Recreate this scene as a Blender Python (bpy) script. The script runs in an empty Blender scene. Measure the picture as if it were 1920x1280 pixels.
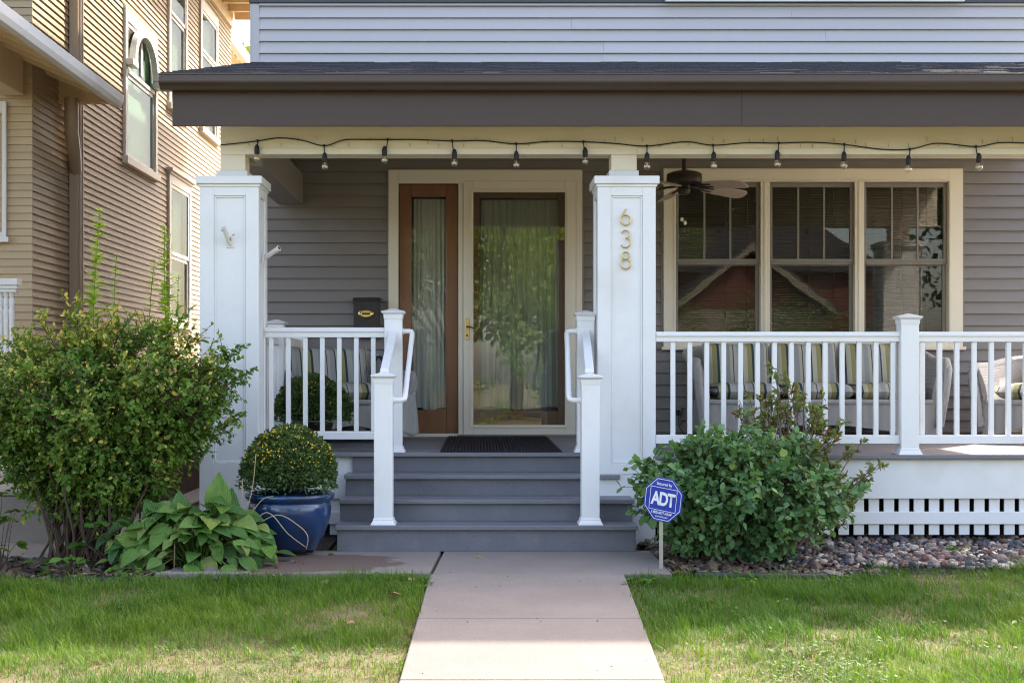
import bpy, bmesh, math, random
import numpy as np
from mathutils import Vector, Matrix

SC = bpy.context.scene
COL = SC.collection
R = math.radians
random.seed(7)

# ------------------------------------------------------------------ camera
FPX, VX, VY, ZC = 2667.0, 900.0, 695.0, 1.085      # lens in photo pixels, vanishing point, eye height
cd = bpy.data.cameras.new("camera")
cam = bpy.data.objects.new("camera", cd)
COL.objects.link(cam)
cam.location = (0, 0, ZC)
cam.rotation_euler = (R(90), 0, 0)
cd.sensor_width = 36.0
cd.lens = FPX / 1920 * 36
cd.shift_x = (960 - VX) / 1920
cd.shift_y = (VY - 640) / 1920
cd.clip_start, cd.clip_end = 0.05, 600
SC.camera = cam

# ------------------------------------------------------------------ light
SUN = Vector((0.55, 0.73, 1.0)).normalized()        # direction towards the sun
w = bpy.data.worlds.new("World")
SC.world = w
w.use_nodes = True
nt = w.node_tree
nt.nodes.clear()
sky = nt.nodes.new("ShaderNodeTexSky")
sky.sky_type = 'NISHITA'
sky.sun_disc = False
sky.sun_elevation = math.asin(SUN.z)
sky.sun_rotation = math.atan2(SUN.x, SUN.y)
sky.air_density, sky.dust_density, sky.ozone_density = 0.9, 3.0, 0.3
bg = nt.nodes.new("ShaderNodeBackground")
bg.inputs[1].default_value = 0.15
wo = nt.nodes.new("ShaderNodeOutputWorld")
wb = nt.nodes.new("ShaderNodeVectorMath"); wb.operation = 'MULTIPLY'      # the camera's white balance for open shade
wb.inputs[1].default_value = (1.11, .99, .90)
nt.links.new(sky.outputs[0], wb.inputs[0])
nt.links.new(wb.outputs[0], bg.inputs[0])
nt.links.new(bg.outputs[0], wo.inputs[0])
sl = bpy.data.lights.new("sun", 'SUN')
sl.energy, sl.angle, sl.color = 2.0, R(0.6), (1.0, 0.93, 0.82)
so = bpy.data.objects.new("sun", sl)
COL.objects.link(so)
so.rotation_euler = SUN.to_track_quat('Z', 'Y').to_euler()
so.location = (5, 8, 15)
SC.view_settings.view_transform = 'Standard'
SC.view_settings.look = 'None'
SC.view_settings.gamma = 1.0
SC.view_settings.use_curve_mapping = False
SC.view_settings.exposure = 2.5
SC.render.engine = 'CYCLES'
SC.cycles.max_bounces = 12
SC.cycles.transparent_max_bounces = 16
SC.cycles.use_denoising = True
SC.cycles.denoising_prefilter = 'ACCURATE'
SC.cycles.filter_width = 1.15
SC.cycles.diffuse_bounces = 9
SC.cycles.glossy_bounces = 5

# ------------------------------------------------------------------ helpers
def PX(px, Y): return (px - VX) * Y / FPX
def PZ(py, Y): return ZC - (py - VY) * Y / FPX

class MB:
    """collects shapes into one mesh"""
    def __init__(s): s.v, s.f, s.m, s.sm = [], [], [], False
    def add(s, vs, fs, mi=0):
        o = len(s.v)
        s.v += [tuple(p) for p in vs]
        s.f += [tuple(i + o for i in f) for f in fs]
        s.m += [mi] * len(fs)
        return s
    def box(s, x0, x1, y0, y1, z0, z1, mi=0):
        v = [(x0,y0,z0),(x1,y0,z0),(x1,y1,z0),(x0,y1,z0),(x0,y0,z1),(x1,y0,z1),(x1,y1,z1),(x0,y1,z1)]
        return s.add(v, [(0,3,2,1),(4,5,6,7),(0,1,5,4),(1,2,6,5),(2,3,7,6),(3,0,4,7)], mi)
    def frustum(s, cx, cy, z0, z1, a0, b0, a1, b1, mi=0):
        v = [(cx-a0,cy-b0,z0),(cx+a0,cy-b0,z0),(cx+a0,cy+b0,z0),(cx-a0,cy+b0,z0),
             (cx-a1,cy-b1,z1),(cx+a1,cy-b1,z1),(cx+a1,cy+b1,z1),(cx-a1,cy+b1,z1)]
        return s.add(v, [(0,3,2,1),(4,5,6,7),(0,1,5,4),(1,2,6,5),(2,3,7,6),(3,0,4,7)], mi)
    def prism_x(s, prof, x0, x1, mi=0):
        """profile of (y,z) pushed along X"""
        n = len(prof)
        v = [(x0, y, z) for y, z in prof] + [(x1, y, z) for y, z in prof]
        f = [tuple(range(n)), tuple(range(2*n-1, n-1, -1))]
        f += [(i, i+n, (i+1) % n + n, (i+1) % n) for i in range(n)]
        return s.add(v, f, mi)
    def prism_y(s, prof, y0, y1, mi=0):
        """profile of (x,z) pushed along Y"""
        n = len(prof)
        v = [(x, y0, z) for x, z in prof] + [(x, y1, z) for x, z in prof]
        f = [tuple(range(n)), tuple(range(2*n-1, n-1, -1))]
        f += [(i, i+n, (i+1) % n + n, (i+1) % n) for i in range(n)]
        return s.add(v, f, mi)
    def prism_z(s, prof, z0, z1, mi=0):
        n = len(prof)
        v = [(x, y, z0) for x, y in prof] + [(x, y, z1) for x, y in prof]
        f = [tuple(range(n-1, -1, -1)), tuple(range(n, 2*n))]
        f += [(i, (i+1) % n, (i+1) % n + n, i+n) for i in range(n)]
        return s.add(v, f, mi)
    def tube(s, pts, rad, n=6, closed=False, mi=0, caps=True):
        pts = [Vector(p) for p in pts]
        m = len(pts)
        rs = rad if hasattr(rad, '__len__') else [rad] * m
        o = len(s.v)
        up = None
        for i, p in enumerate(pts):
            if closed: t = pts[(i+1) % m] - pts[i-1]
            else: t = pts[min(i+1, m-1)] - pts[max(i-1, 0)]
            if t.length < 1e-9: t = Vector((0,0,1))
            t.normalize()
            if up is None:
                up = Vector((0,0,1)) if abs(t.z) < .9 else Vector((1,0,0))
            a = t.cross(up)
            if a.length < 1e-6: a = t.cross(Vector((0,1,.3)))
            a.normalize()
            b = a.cross(t).normalized()
            up = b
            for k in range(n):
                q = p + (a * math.cos(2*math.pi*k/n) + b * math.sin(2*math.pi*k/n)) * rs[i]
                s.v.append(tuple(q))
        for i in range(m if closed else m - 1):
            j = (i + 1) % m
            for k in range(n):
                k2 = (k + 1) % n
                s.f.append((o+i*n+k, o+i*n+k2, o+j*n+k2, o+j*n+k)); s.m.append(mi)
        if not closed and caps:
            s.f.append(tuple(o + k for k in range(n-1, -1, -1))); s.m.append(mi)
            s.f.append(tuple(o + (m-1)*n + k for k in range(n))); s.m.append(mi)
        return s
    def lathe(s, prof, c, n=24, mi=0):
        """profile of (r,z) turned about a vertical axis at c"""
        o = len(s.v)
        for r, z in prof:
            for k in range(n):
                a = 2*math.pi*k/n
                s.v.append((c[0] + r*math.cos(a), c[1] + r*math.sin(a), c[2] + z))
        for i in range(len(prof)-1):
            for k in range(n):
                k2 = (k+1) % n
                s.f.append((o+i*n+k, o+i*n+k2, o+(i+1)*n+k2, o+(i+1)*n+k)); s.m.append(mi)
        return s

LOC = {}                                              # world place of every root and part
def wloc(o): return LOC.get(o.name, Vector((0,0,0)))

def link_mesh(name, me, parent=None, local=False, at=None):
    o = bpy.data.objects.new(name, me)
    COL.objects.link(o)
    if parent is not None:
        o.parent = parent
        base = wloc(parent)
        if local:
            LOC[o.name] = base.copy()
        else:
            o.location = -base if at is None else Vector(at) - base
            LOC[o.name] = Vector((0,0,0)) if at is None else Vector(at)
    else:
        if at is not None: o.location = at
        LOC[o.name] = Vector(at) if at is not None else Vector((0,0,0))
    return o

def obj(name, mb, mats, parent=None, bevel=0, smooth=False, local=False, at=None, segs=2, kind=None, label=None, recalc=True):
    me = bpy.data.meshes.new(name)
    me.from_pydata(mb.v, [], mb.f)
    if recalc:
        bm = bmesh.new(); bm.from_mesh(me)
        mi = list(mb.m)
        bmesh.ops.recalc_face_normals(bm, faces=bm.faces)
        bm.to_mesh(me); bm.free()
    if not isinstance(mats, (list, tuple)): mats = [mats]
    for m in mats: me.materials.append(m)
    if len(mats) > 1: me.polygons.foreach_set("material_index", mb.m)
    if smooth:
        me.polygons.foreach_set("use_smooth", [True]*len(me.polygons))
        if smooth != 'all':
            try: me.set_sharp_from_angle(angle=R(40))
            except Exception: pass
    me.update()
    o = link_mesh(name, me, parent, local, at)
    if bevel:
        b = o.modifiers.new("edge", 'BEVEL')
        b.width, b.segments, b.limit_method, b.angle_limit = bevel, segs, 'ANGLE', R(40)
        b.use_clamp_overlap = True
    if kind: o["kind"] = kind
    if label: o["label"] = label
    return o

def tag(o, label=None, cat=None, group=None, kind=None):
    if label: o["label"] = label
    if cat: o["category"] = cat
    if group: o["group"] = group
    if kind: o["kind"] = kind
    return o

def thing(name, loc, label, cat, group=None, rz=0.0):
    o = bpy.data.objects.new(name, None)
    COL.objects.link(o)
    o.location = loc
    o.rotation_euler = (0, 0, rz)
    o.empty_display_size = .1
    LOC[o.name] = Vector(loc)
    return tag(o, label, cat, group)

def struct(name, mb, m, **k):
    o = obj(name, mb, m, **k)
    o["kind"] = "structure"
    return o

def vnoise(x, y, seed=0):
    """smooth value noise in 0..1 for numpy arrays"""
    rg = np.random.default_rng(seed)
    T = rg.random((64, 64))
    xi, yi = np.floor(x).astype(int), np.floor(y).astype(int)
    fx, fy = x - xi, y - yi
    fx, fy = fx*fx*(3-2*fx), fy*fy*(3-2*fy)
    g = lambda a, b: T[a % 64, b % 64]
    return (g(xi,yi)*(1-fx)+g(xi+1,yi)*fx)*(1-fy) + (g(xi,yi+1)*(1-fx)+g(xi+1,yi+1)*fx)*fy

def fast_mesh(name, V, F, mats, col=None, smooth=False, parent=None, fmat=None, at=None):
    """V (n,3), F (m,3) triangles, col (n,3)"""
    me = bpy.data.meshes.new(name)
    V = np.asarray(V, dtype=np.float32); F = np.asarray(F, dtype=np.int32)
    me.vertices.add(len(V)); me.vertices.foreach_set("co", V.ravel())
    me.loops.add(F.size); me.loops.foreach_set("vertex_index", F.ravel())
    me.polygons.add(len(F))
    me.polygons.foreach_set("loop_start", np.arange(0, F.size, 3, dtype=np.int32))
    try: me.polygons.foreach_set("loop_total", np.full(len(F), 3, dtype=np.int32))
    except Exception: pass
    if not isinstance(mats, (list, tuple)): mats = [mats]
    for m in mats: me.materials.append(m)
    if fmat is not None: me.polygons.foreach_set("material_index", np.asarray(fmat, dtype=np.int32))
    if smooth: me.polygons.foreach_set("use_smooth", np.ones(len(F), dtype=bool))
    me.update(calc_edges=True)
    me.validate()
    if col is not None:
        a = me.attributes.new("Col", 'FLOAT_COLOR', 'POINT')
        c = np.ones((len(V), 4), dtype=np.float32); c[:, :3] = col
        a.data.foreach_set("color", c.ravel())
    return link_mesh(name, me, parent, at=at)

def norm(a): return a / np.maximum(np.linalg.norm(a, axis=-1, keepdims=True), 1e-9)

def scatter(tv, tf, P, A, N, S, col=None, W=None):
    """copies of a small template: u runs along A, v across, w along N. returns V, F, C"""
    tv = np.asarray(tv, float); tf = np.asarray(tf, int)
    A = norm(A); B = norm(np.cross(N, A)); N = np.cross(A, B)
    S = np.asarray(S, float)
    Wd = S if W is None else np.asarray(W, float)
    V = (P[:, None, :] + A[:, None, :] * (tv[None, :, 0, None] * S[:, None, None])
         + B[:, None, :] * (tv[None, :, 1, None] * Wd[:, None, None])
         + N[:, None, :] * (tv[None, :, 2, None] * S[:, None, None]))
    k = len(tv); n = len(P)
    F = tf[None] + (np.arange(n) * k)[:, None, None]
    C = None if col is None else np.repeat(np.asarray(col)[:, None, :], k, axis=1).reshape(-1, 3)
    return V.reshape(-1, 3), F.reshape(-1, 3), C

LEAF4 = ([(0,0,0),(.45,.3,.06),(1,0,-.05),(.45,-.3,.06)], [(0,2,1),(0,3,2)])
LEAF8 = ([(0,0,0),(.22,.2,.03),(.55,.27,.05),(.85,.13,.01),(1,0,-.07),(.85,-.13,.01),(.55,-.27,.05),(.22,-.2,.03),(.5,0,-.02)],
         [(8,1,0),(8,2,1),(8,3,2),(8,4,3),(8,5,4),(8,6,5),(8,7,6),(8,0,7)])

# ------------------------------------------------------------------ materials
MATS = {}
def mat(name, base, rough=.55, var=.08, scale=3.0, bump=0.0, bscale=60.0, spec=.4, stretch=(1,1,1),
        blotch=None, metal=0.0, coat=0.0, speck=0.0, tone=0.0):
    """solid paint/wood/stone: two scales of noise in colour, fine relief by bump, in world space"""
    m = bpy.data.materials.new(name)
    m.use_nodes = True
    n, l = m.node_tree.nodes, m.node_tree.links
    b = n["Principled BSDF"]
    geo = n.new("ShaderNodeNewGeometry")
    mp = n.new("ShaderNodeMapping"); mp.inputs['Scale'].default_value = stretch
    l.new(geo.outputs['Position'], mp.inputs[0])
    n1 = n.new("ShaderNodeTexNoise"); n1.inputs['Scale'].default_value = scale
    n1.inputs['Detail'].default_value = 6; n1.inputs['Roughness'].default_value = .65
    l.new(mp.outputs[0], n1.inputs['Vector'])
    mx = n.new("ShaderNodeMix"); mx.data_type = 'RGBA'
    c = Vector(base)
    mx.inputs[6].default_value = (*(c*(1-var*1.6)), 1)
    mx.inputs[7].default_value = (*[min(.9, q*(1+var*1.6)) for q in c], 1)
    l.new(n1.outputs['Fac'], mx.inputs[0])
    out = mx.outputs[2]
    if blotch:                                        # stains: (colour, scale, threshold, width, strength)
        bc, bs, th, wd, st = blotch
        n2 = n.new("ShaderNodeTexNoise"); n2.inputs['Scale'].default_value = bs
        n2.inputs['Detail'].default_value = 5
        l.new(mp.outputs[0], n2.inputs['Vector'])
        mr = n.new("ShaderNodeMapRange")
        mr.inputs[1].default_value, mr.inputs[2].default_value = th, th + wd
        mr.inputs[3].default_value, mr.inputs[4].default_value = 0, st
        l.new(n2.outputs['Fac'], mr.inputs[0])
        m2 = n.new("ShaderNodeMix"); m2.data_type = 'RGBA'
        m2.inputs[7].default_value = (*bc, 1)
        l.new(out, m2.inputs[6]); l.new(mr.outputs[0], m2.inputs[0])
        out = m2.outputs[2]
    if speck:                                         # aggregate, dust and pin holes
        n4 = n.new("ShaderNodeTexNoise"); n4.inputs['Scale'].default_value = 140; n4.inputs['Detail'].default_value = 3
        n4.inputs['Roughness'].default_value = .8
        l.new(geo.outputs['Position'], n4.inputs['Vector'])
        r4 = n.new("ShaderNodeMapRange"); r4.inputs[1].default_value, r4.inputs[2].default_value = .3, .7
        r4.inputs[3].default_value, r4.inputs[4].default_value = 1 - speck, 1 + speck
        l.new(n4.outputs['Fac'], r4.inputs[0])
        v4 = n.new("ShaderNodeVectorMath"); v4.operation = 'SCALE'
        l.new(out, v4.inputs[0]); l.new(r4.outputs[0], v4.inputs['Scale']); out = v4.outputs[0]
    if tone:                                          # each board a little different
        oi = n.new("ShaderNodeObjectInfo")
        r5 = n.new("ShaderNodeMapRange"); r5.inputs[3].default_value, r5.inputs[4].default_value = 1 - tone, 1 + tone
        l.new(oi.outputs['Random'], r5.inputs[0])
        v5 = n.new("ShaderNodeVectorMath"); v5.operation = 'SCALE'
        l.new(out, v5.inputs[0]); l.new(r5.outputs[0], v5.inputs['Scale']); out = v5.outputs[0]
    l.new(out, b.inputs['Base Color'])
    b.inputs['Roughness'].default_value = rough
    b.inputs['Specular IOR Level'].default_value = spec
    b.inputs['Metallic'].default_value = metal
    b.inputs['Coat Weight'].default_value = coat
    if bump:
        n3 = n.new("ShaderNodeTexNoise"); n3.inputs['Scale'].default_value = bscale
        n3.inputs['Detail'].default_value = 4
        l.new(mp.outputs[0], n3.inputs['Vector'])
        bp = n.new("ShaderNodeBump"); bp.inputs['Strength'].default_value = bump
        bp.inputs['Distance'].default_value = .01
        l.new(n3.outputs['Fac'], bp.inputs['Height'])
        l.new(bp.outputs[0], b.inputs['Normal'])
    MATS[name] = m
    return m

def leaf_mat(name, rough=.55, trans=.32, spec=.3, base=None, tint=(1.25, 1.3, .55)):
    m = bpy.data.materials.new(name)
    m.use_nodes = True
    n, l = m.node_tree.nodes, m.node_tree.links
    b = n["Principled BSDF"]; o = n["Material Output"]
    if base is None:
        at = n.new("ShaderNodeAttribute"); at.attribute_name = "Col"
        src = at.outputs['Color']
    else:
        oi = n.new("ShaderNodeObjectInfo")
        rp = n.new("ShaderNodeValToRGB")
        for i, (p, c) in enumerate(base):
            e = rp.color_ramp.elements[i] if i < 2 else rp.color_ramp.elements.new(p)
            e.position = p; e.color = (*c, 1)
        l.new(oi.outputs['Random'], rp.inputs[0])
        geo = n.new("ShaderNodeNewGeometry")
        nz = n.new("ShaderNodeTexNoise"); nz.inputs['Scale'].default_value = 25; nz.inputs['Detail'].default_value = 4
        l.new(geo.outputs['Position'], nz.inputs['Vector'])
        mr = n.new("ShaderNodeMapRange"); mr.inputs[3].default_value = .75; mr.inputs[4].default_value = 1.25
        l.new(nz.outputs['Fac'], mr.inputs[0])
        vm = n.new("ShaderNodeVectorMath"); vm.operation = 'SCALE'
        l.new(rp.outputs[0], vm.inputs[0]); l.new(mr.outputs[0], vm.inputs['Scale'])
        src = vm.outputs[0]
    l.new(src, b.inputs['Base Color'])
    b.inputs['Roughness'].default_value = rough
    b.inputs['Specular IOR Level'].default_value = spec
    t = n.new("ShaderNodeBsdfTranslucent")
    ml = n.new("ShaderNodeVectorMath"); ml.operation = 'MULTIPLY'; ml.inputs[1].default_value = tint
    l.new(src, ml.inputs[0]); l.new(ml.outputs[0], t.inputs['Color'])
    mx = n.new("ShaderNodeMixShader"); mx.inputs[0].default_value = trans
    l.new(b.outputs[0], mx.inputs[1]); l.new(t.outputs[0], mx.inputs[2])
    l.new(mx.outputs[0], o.inputs[0])
    return m

def glass_mat(name, refl=.1, tint=(.9,.92,.9), graze=1.0):
    """thin pane: mostly see-through, with a mirror share that grows at grazing angles"""
    m = bpy.data.materials.new(name)
    m.use_nodes = True
    n, l = m.node_tree.nodes, m.node_tree.links
    n.remove(n["Principled BSDF"]); o = n["Material Output"]
    tr = n.new("ShaderNodeBsdfTransparent"); tr.inputs[0].default_value = (*tint, 1)
    gl = n.new("ShaderNodeBsdfGlossy"); gl.inputs['Roughness'].default_value = .0
    lw = n.new("ShaderNodeLayerWeight"); lw.inputs[0].default_value = .5
    pw = n.new("ShaderNodeMath"); pw.operation = 'POWER'; pw.inputs[1].default_value = 4
    ma = n.new("ShaderNodeMath"); ma.operation = 'MULTIPLY_ADD'
    ma.inputs[1].default_value = (1 - refl)*graze; ma.inputs[2].default_value = refl
    l.new(lw.outputs['Facing'], pw.inputs[0]); l.new(pw.outputs[0], ma.inputs[0])
    # slight waviness of old panes
    nz = n.new("ShaderNodeTexNoise"); nz.inputs['Scale'].default_value = 2.2
    geo = n.new("ShaderNodeNewGeometry"); l.new(geo.outputs['Position'], nz.inputs['Vector'])
    bp = n.new("ShaderNodeBump"); bp.inputs['Strength'].default_value = .022; bp.inputs['Distance'].default_value = .02
    l.new(nz.outputs['Fac'], bp.inputs['Height']); l.new(bp.outputs[0], gl.inputs['Normal'])
    mx = n.new("ShaderNodeMixShader")
    l.new(ma.outputs[0], mx.inputs[0]); l.new(tr.outputs[0], mx.inputs[1]); l.new(gl.outputs[0], mx.inputs[2])
    l.new(mx.outputs[0], o.inputs[0])
    return m

def stripe_mat(name, axis, period, bands, rough=.8):
    """woven stripes across one object axis; bands = [(position, colour)...]"""
    m = bpy.data.materials.new(name)
    m.use_nodes = True
    n, l = m.node_tree.nodes, m.node_tree.links
    b = n["Principled BSDF"]
    tc = n.new("ShaderNodeTexCoord")
    sx = n.new("ShaderNodeSeparateXYZ"); l.new(tc.outputs['Object'], sx.inputs[0])
    d = n.new("ShaderNodeMath"); d.operation = 'DIVIDE'; d.inputs[1].default_value = period
    l.new(sx.outputs[axis], d.inputs[0])
    fr = n.new("ShaderNodeMath"); fr.operation = 'FRACT'; l.new(d.outputs[0], fr.inputs[0])
    rp = n.new("ShaderNodeValToRGB"); rp.color_ramp.interpolation = 'CONSTANT'
    for i, (p, c) in enumerate(bands):
        e = rp.color_ramp.elements[i] if i < 2 else rp.color_ramp.elements.new(p)
        e.position = p; e.color = (*c, 1)
    l.new(fr.outputs[0], rp.inputs[0])
    l.new(rp.outputs[0], b.inputs['Base Color'])
    b.inputs['Roughness'].default_value = rough
    b.inputs['Specular IOR Level'].default_value = .15
    nz = n.new("ShaderNodeTexNoise"); nz.inputs['Scale'].default_value = 350
    l.new(tc.outputs['Object'], nz.inputs['Vector'])
    bp = n.new("ShaderNodeBump"); bp.inputs['Strength'].default_value = .3; bp.inputs['Distance'].default_value = .004
    l.new(nz.outputs['Fac'], bp.inputs['Height']); l.new(bp.outputs[0], b.inputs['Normal'])
    return m

def wicker_mat(name, base):
    m = bpy.data.materials.new(name)
    m.use_nodes = True
    n, l = m.node_tree.nodes, m.node_tree.links
    b = n["Principled BSDF"]
    tc = n.new("ShaderNodeTexCoord")
    hs = []
    for d, s in (('X', 38), ('Z', 60)):
        wv = n.new("ShaderNodeTexWave"); wv.wave_type = 'BANDS'; wv.bands_direction = d
        wv.inputs['Scale'].default_value = s; wv.inputs['Distortion'].default_value = .6
        l.new(tc.outputs['Object'], wv.inputs['Vector']); hs.append(wv)
    ad = n.new("ShaderNodeMath"); ad.operation = 'ADD'
    l.new(hs[0].outputs['Fac'], ad.inputs[0]); l.new(hs[1].outputs['Fac'], ad.inputs[1])
    bp = n.new("ShaderNodeBump"); bp.inputs['Strength'].default_value = .8; bp.inputs['Distance'].default_value = .008
    l.new(ad.outputs[0], bp.inputs['Height']); l.new(bp.outputs[0], b.inputs['Normal'])
    mr = n.new("ShaderNodeMapRange"); mr.inputs[2].default_value = 2
    mr.inputs[3].default_value = .72; mr.inputs[4].default_value = 1.05
    l.new(ad.outputs[0], mr.inputs[0])
    vm = n.new("ShaderNodeVectorMath"); vm.operation = 'SCALE'; vm.inputs[0].default_value = base
    l.new(mr.outputs[0], vm.inputs['Scale']); l.new(vm.outputs[0], b.inputs['Base Color'])
    b.inputs['Roughness'].default_value = .5
    return m

M_white   = mat("white paint", (.78,.78,.77), .42, .03, 1.5, .10, 90, blotch=((.60,.575,.52), 2.6, .58, .22, .45), speck=.02)
M_vinyl   = mat("white vinyl", (.80,.795,.785), .38, .02, 2.0, .04, 90, blotch=((.64,.61,.56), 4.5, .60, .2, .40), speck=.015)
M_cream   = mat("cream paint", (.76,.68,.52), .5, .05, 2.0, .05, 70, blotch=((.55,.45,.28), 3.0, .6, .2, .4))
M_trim    = mat("stone coloured trim", (.70,.635,.52), .45, .04, 2.0, .03, 80)
M_sash    = mat("taupe sash paint", (.20,.18,.155), .45, .05, 3.0, .0)
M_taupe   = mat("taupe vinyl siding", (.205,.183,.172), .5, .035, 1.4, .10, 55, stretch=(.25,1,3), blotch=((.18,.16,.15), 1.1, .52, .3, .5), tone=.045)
M_upper   = mat("vinyl siding with sky light painted in", (.47,.455,.46), .45, .04, 1.2, .08, 55, stretch=(.25,1,3), tone=.035)  # same siding above the porch roof, paler: light from the sky painted in
M_fascia  = mat("brown fascia metal", (.064,.042,.033), .48, .06, 1.6, .03, 40, blotch=((.078,.053,.042), 1.8, .58, .3, .5))
M_gutter  = mat("brown gutter metal", (.072,.053,.043), .35, .04, 2.0, .0)
M_band    = mat("dark slate trim", (.06,.06,.07), .5, .05, 2.0)
M_deck    = mat("grey composite deck", (.168,.171,.192), .5, .10, 9.0, .18, 70, stretch=(.18,1.5,1.5), blotch=((.26,.25,.25), 4, .52, .25, .6), speck=.14, tone=.06)
M_riser   = mat("grey painted riser", (.142,.145,.165), .6, .10, 7.0, .2, 90, blotch=((.21,.205,.21), 3.5, .52, .25, .65), speck=.14, tone=.05)
M_under   = mat("brown porch side beam", (.26,.235,.205), .55, .05, 3)
M_shingle = mat("asphalt shingle", (.055,.053,.06), .85, .35, 35, .6, 180)
M_dark    = mat("dark timber and void shade", (.02,.018,.016), .9, .2, 4)
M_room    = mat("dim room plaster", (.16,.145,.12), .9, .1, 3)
M_wood    = mat("stained fir", (.185,.078,.032), .38, .22, 10, .08, 60, stretch=(3.5,3.5,.25), coat=.25)
M_curtain = mat("sheer curtain cloth", (.82,.80,.74), .9, .06, 8, .1, 200)
def sheer(m, share):
    """open weave: part of the cloth lets the dark room behind show"""
    n, l = m.node_tree.nodes, m.node_tree.links
    t = n.new("ShaderNodeBsdfTransparent"); mx = n.new("ShaderNodeMixShader"); mx.inputs[0].default_value = share
    l.new(n["Principled BSDF"].outputs[0], mx.inputs[1]); l.new(t.outputs[0], mx.inputs[2]); l.new(mx.outputs[0], n["Material Output"].inputs[0])
sheer(M_curtain, .28)
M_brass   = mat("brass", (.55,.40,.16), .28, .1, 20, metal=1.0)
M_dkbrz   = mat("dark bronze", (.030,.022,.017), .4, .15, 12, metal=.3)
M_blade   = mat("weathered fan blade", (.46,.36,.28), .6, .12, 12, .1, 60)
M_rubber  = mat("black rubber", (.018,.018,.02), .6, .1, 20)
M_conc    = mat("concrete", (.29,.25,.215), .85, .10, 4.0, .35, 160, blotch=((.23,.20,.17), 2.3, .52, .25, .6), speck=.14)
M_concd   = mat("old grey concrete", (.22,.19,.165), .9, .18, 5.0, .5, 90, blotch=((.13,.11,.095), 2.0, .52, .2, .7))
M_soil    = mat("dark soil", (.045,.033,.025), .95, .35, 14, .8, 60)
M_tan     = mat("tan clapboard paint", (.475,.365,.22), .6, .06, 2.5, .12, 60, stretch=(2,.25,2), blotch=((.40,.295,.19), 1.4, .56, .3, .45), tone=.04)
M_tandk   = mat("tan downspout paint", (.38,.285,.195), .5, .06, 3)
M_ntrim   = mat("neighbour cream trim", (.66,.60,.50), .5, .05, 3, .05)
M_nsoff   = mat("neighbour soffit paint", (.70,.55,.35), .55, .06, 3)
M_nwhite  = mat("weathered white paint", (.72,.70,.66), .5, .05, 3)
M_wallshade   = mat("shaded brown wall side", (.12,.085,.065), .9, .2, 6, .5, 60)
M_blue    = mat("blue glazed ceramic", (.007,.034,.11), .22, .45, 5, .05, 25, spec=.6, stretch=(1,1,.6), blotch=((.014,.012,.018), 7, .55, .2, .6), coat=.6)
M_bark    = mat("shrub bark", (.085,.058,.038), .9, .3, 25, .6, 80)
M_barkred = mat("reddish twig bark", (.16,.11,.08), .85, .25, 30, .3, 80)
M_stake   = mat("galvanised stake", (.45,.42,.36), .45, .1, 20, metal=.5)
M_signb   = mat("sign blue", (.012,.035,.33), .35, .04, 6)
M_signw   = mat("sign white print", (.80,.80,.82), .4, .02, 6)
M_edge    = mat("black plastic edging", (.02,.021,.025), .4, .15, 10)
M_mulch   = mat("bark mulch chip", (.075,.045,.03), .9, .45, 30, .5, 90)
M_mat     = mat("brown coir doormat", (.028,.019,.024), .95, .25, 60, .8, 300)
M_mbox    = mat("dark mailbox metal", (.035,.027,.026), .45, .1, 10)
M_straw   = mat("dry stalk", (.42,.33,.19), .8, .15, 20)
M_hook    = mat("hook metal", (.50,.44,.34), .4, .15, 30, metal=.4)
M_wicker  = wicker_mat("white wicker", (.62,.60,.57))
M_blinds  = mat("window blind", (.075,.064,.05), .7, .1, 4)
M_teal    = mat("teal cloth", (.015,.05,.08), .9, .2, 12)
M_pane    = glass_mat("window glass", .034)
M_storm   = glass_mat("storm door glass", .075)
M_npane   = glass_mat("neighbour window glass", .05, (.80,.88,.82), .04)
M_bulb    = glass_mat("bulb glass", .22, (1,.95,.85))
M_green   = leaf_mat("foliage")
M_grass   = leaf_mat("grass blade", .55, .35, .25)
ST_BANDS = [(0,(.30,.30,.29)),(.13,(.05,.07,.09)),(.17,(.42,.41,.31)),(.30,(.27,.25,.115)),(.43,(.035,.055,.07)),
            (.50,(.36,.36,.34)),(.66,(.27,.28,.28)),(.80,(.40,.38,.30)),(.88,(.05,.06,.07)),(.91,(.38,.37,.35))]
M_strX    = stripe_mat("striped cushion cloth", 'X', .27, ST_BANDS)

# ================================================================== GROUND AND PAVING
def gz(y):
    """height of the ground: level by the house, falling gently to the street"""
    y = np.asarray(y, float)
    return np.where(y >= 7.62, -.035, np.where(y > -2, -.035 - .056*(7.62 - y), -.035 - .056*9.62))
def gz1(y): return float(gz(y))

ys = [-140,-60,-30,-12,-2,0,2,4,5,6,7,7.62,8,9,10,12,16,22,30,60,150]
xs = [-150,-60,-20,-8,-5,-3,-2,-1,0,1,2,3,4,6,10,20,60,150]
g = MB()
for yy in ys:
    for xx in xs: g.v.append((xx, yy, gz1(yy)))
nx = len(xs)
for j in range(len(ys)-1):
    for i in range(nx-1):
        g.f.append((j*nx+i, j*nx+i+1, (j+1)*nx+i+1, (j+1)*nx+i)); g.m.append(0)
M_lawn = mat("thatch and soil", (.15,.125,.065), .95, .3, 9.0, .8, 70, blotch=((.055,.075,.02), 1.7, .45, .2, .75))
ground = struct("ground", g, M_lawn)
st = MB().box(-80, 80, -14, -4.6, -.60, -.566)
struct("street", st, mat("asphalt", (.055,.053,.05), .9, .15, 8, .4, 120))

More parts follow.
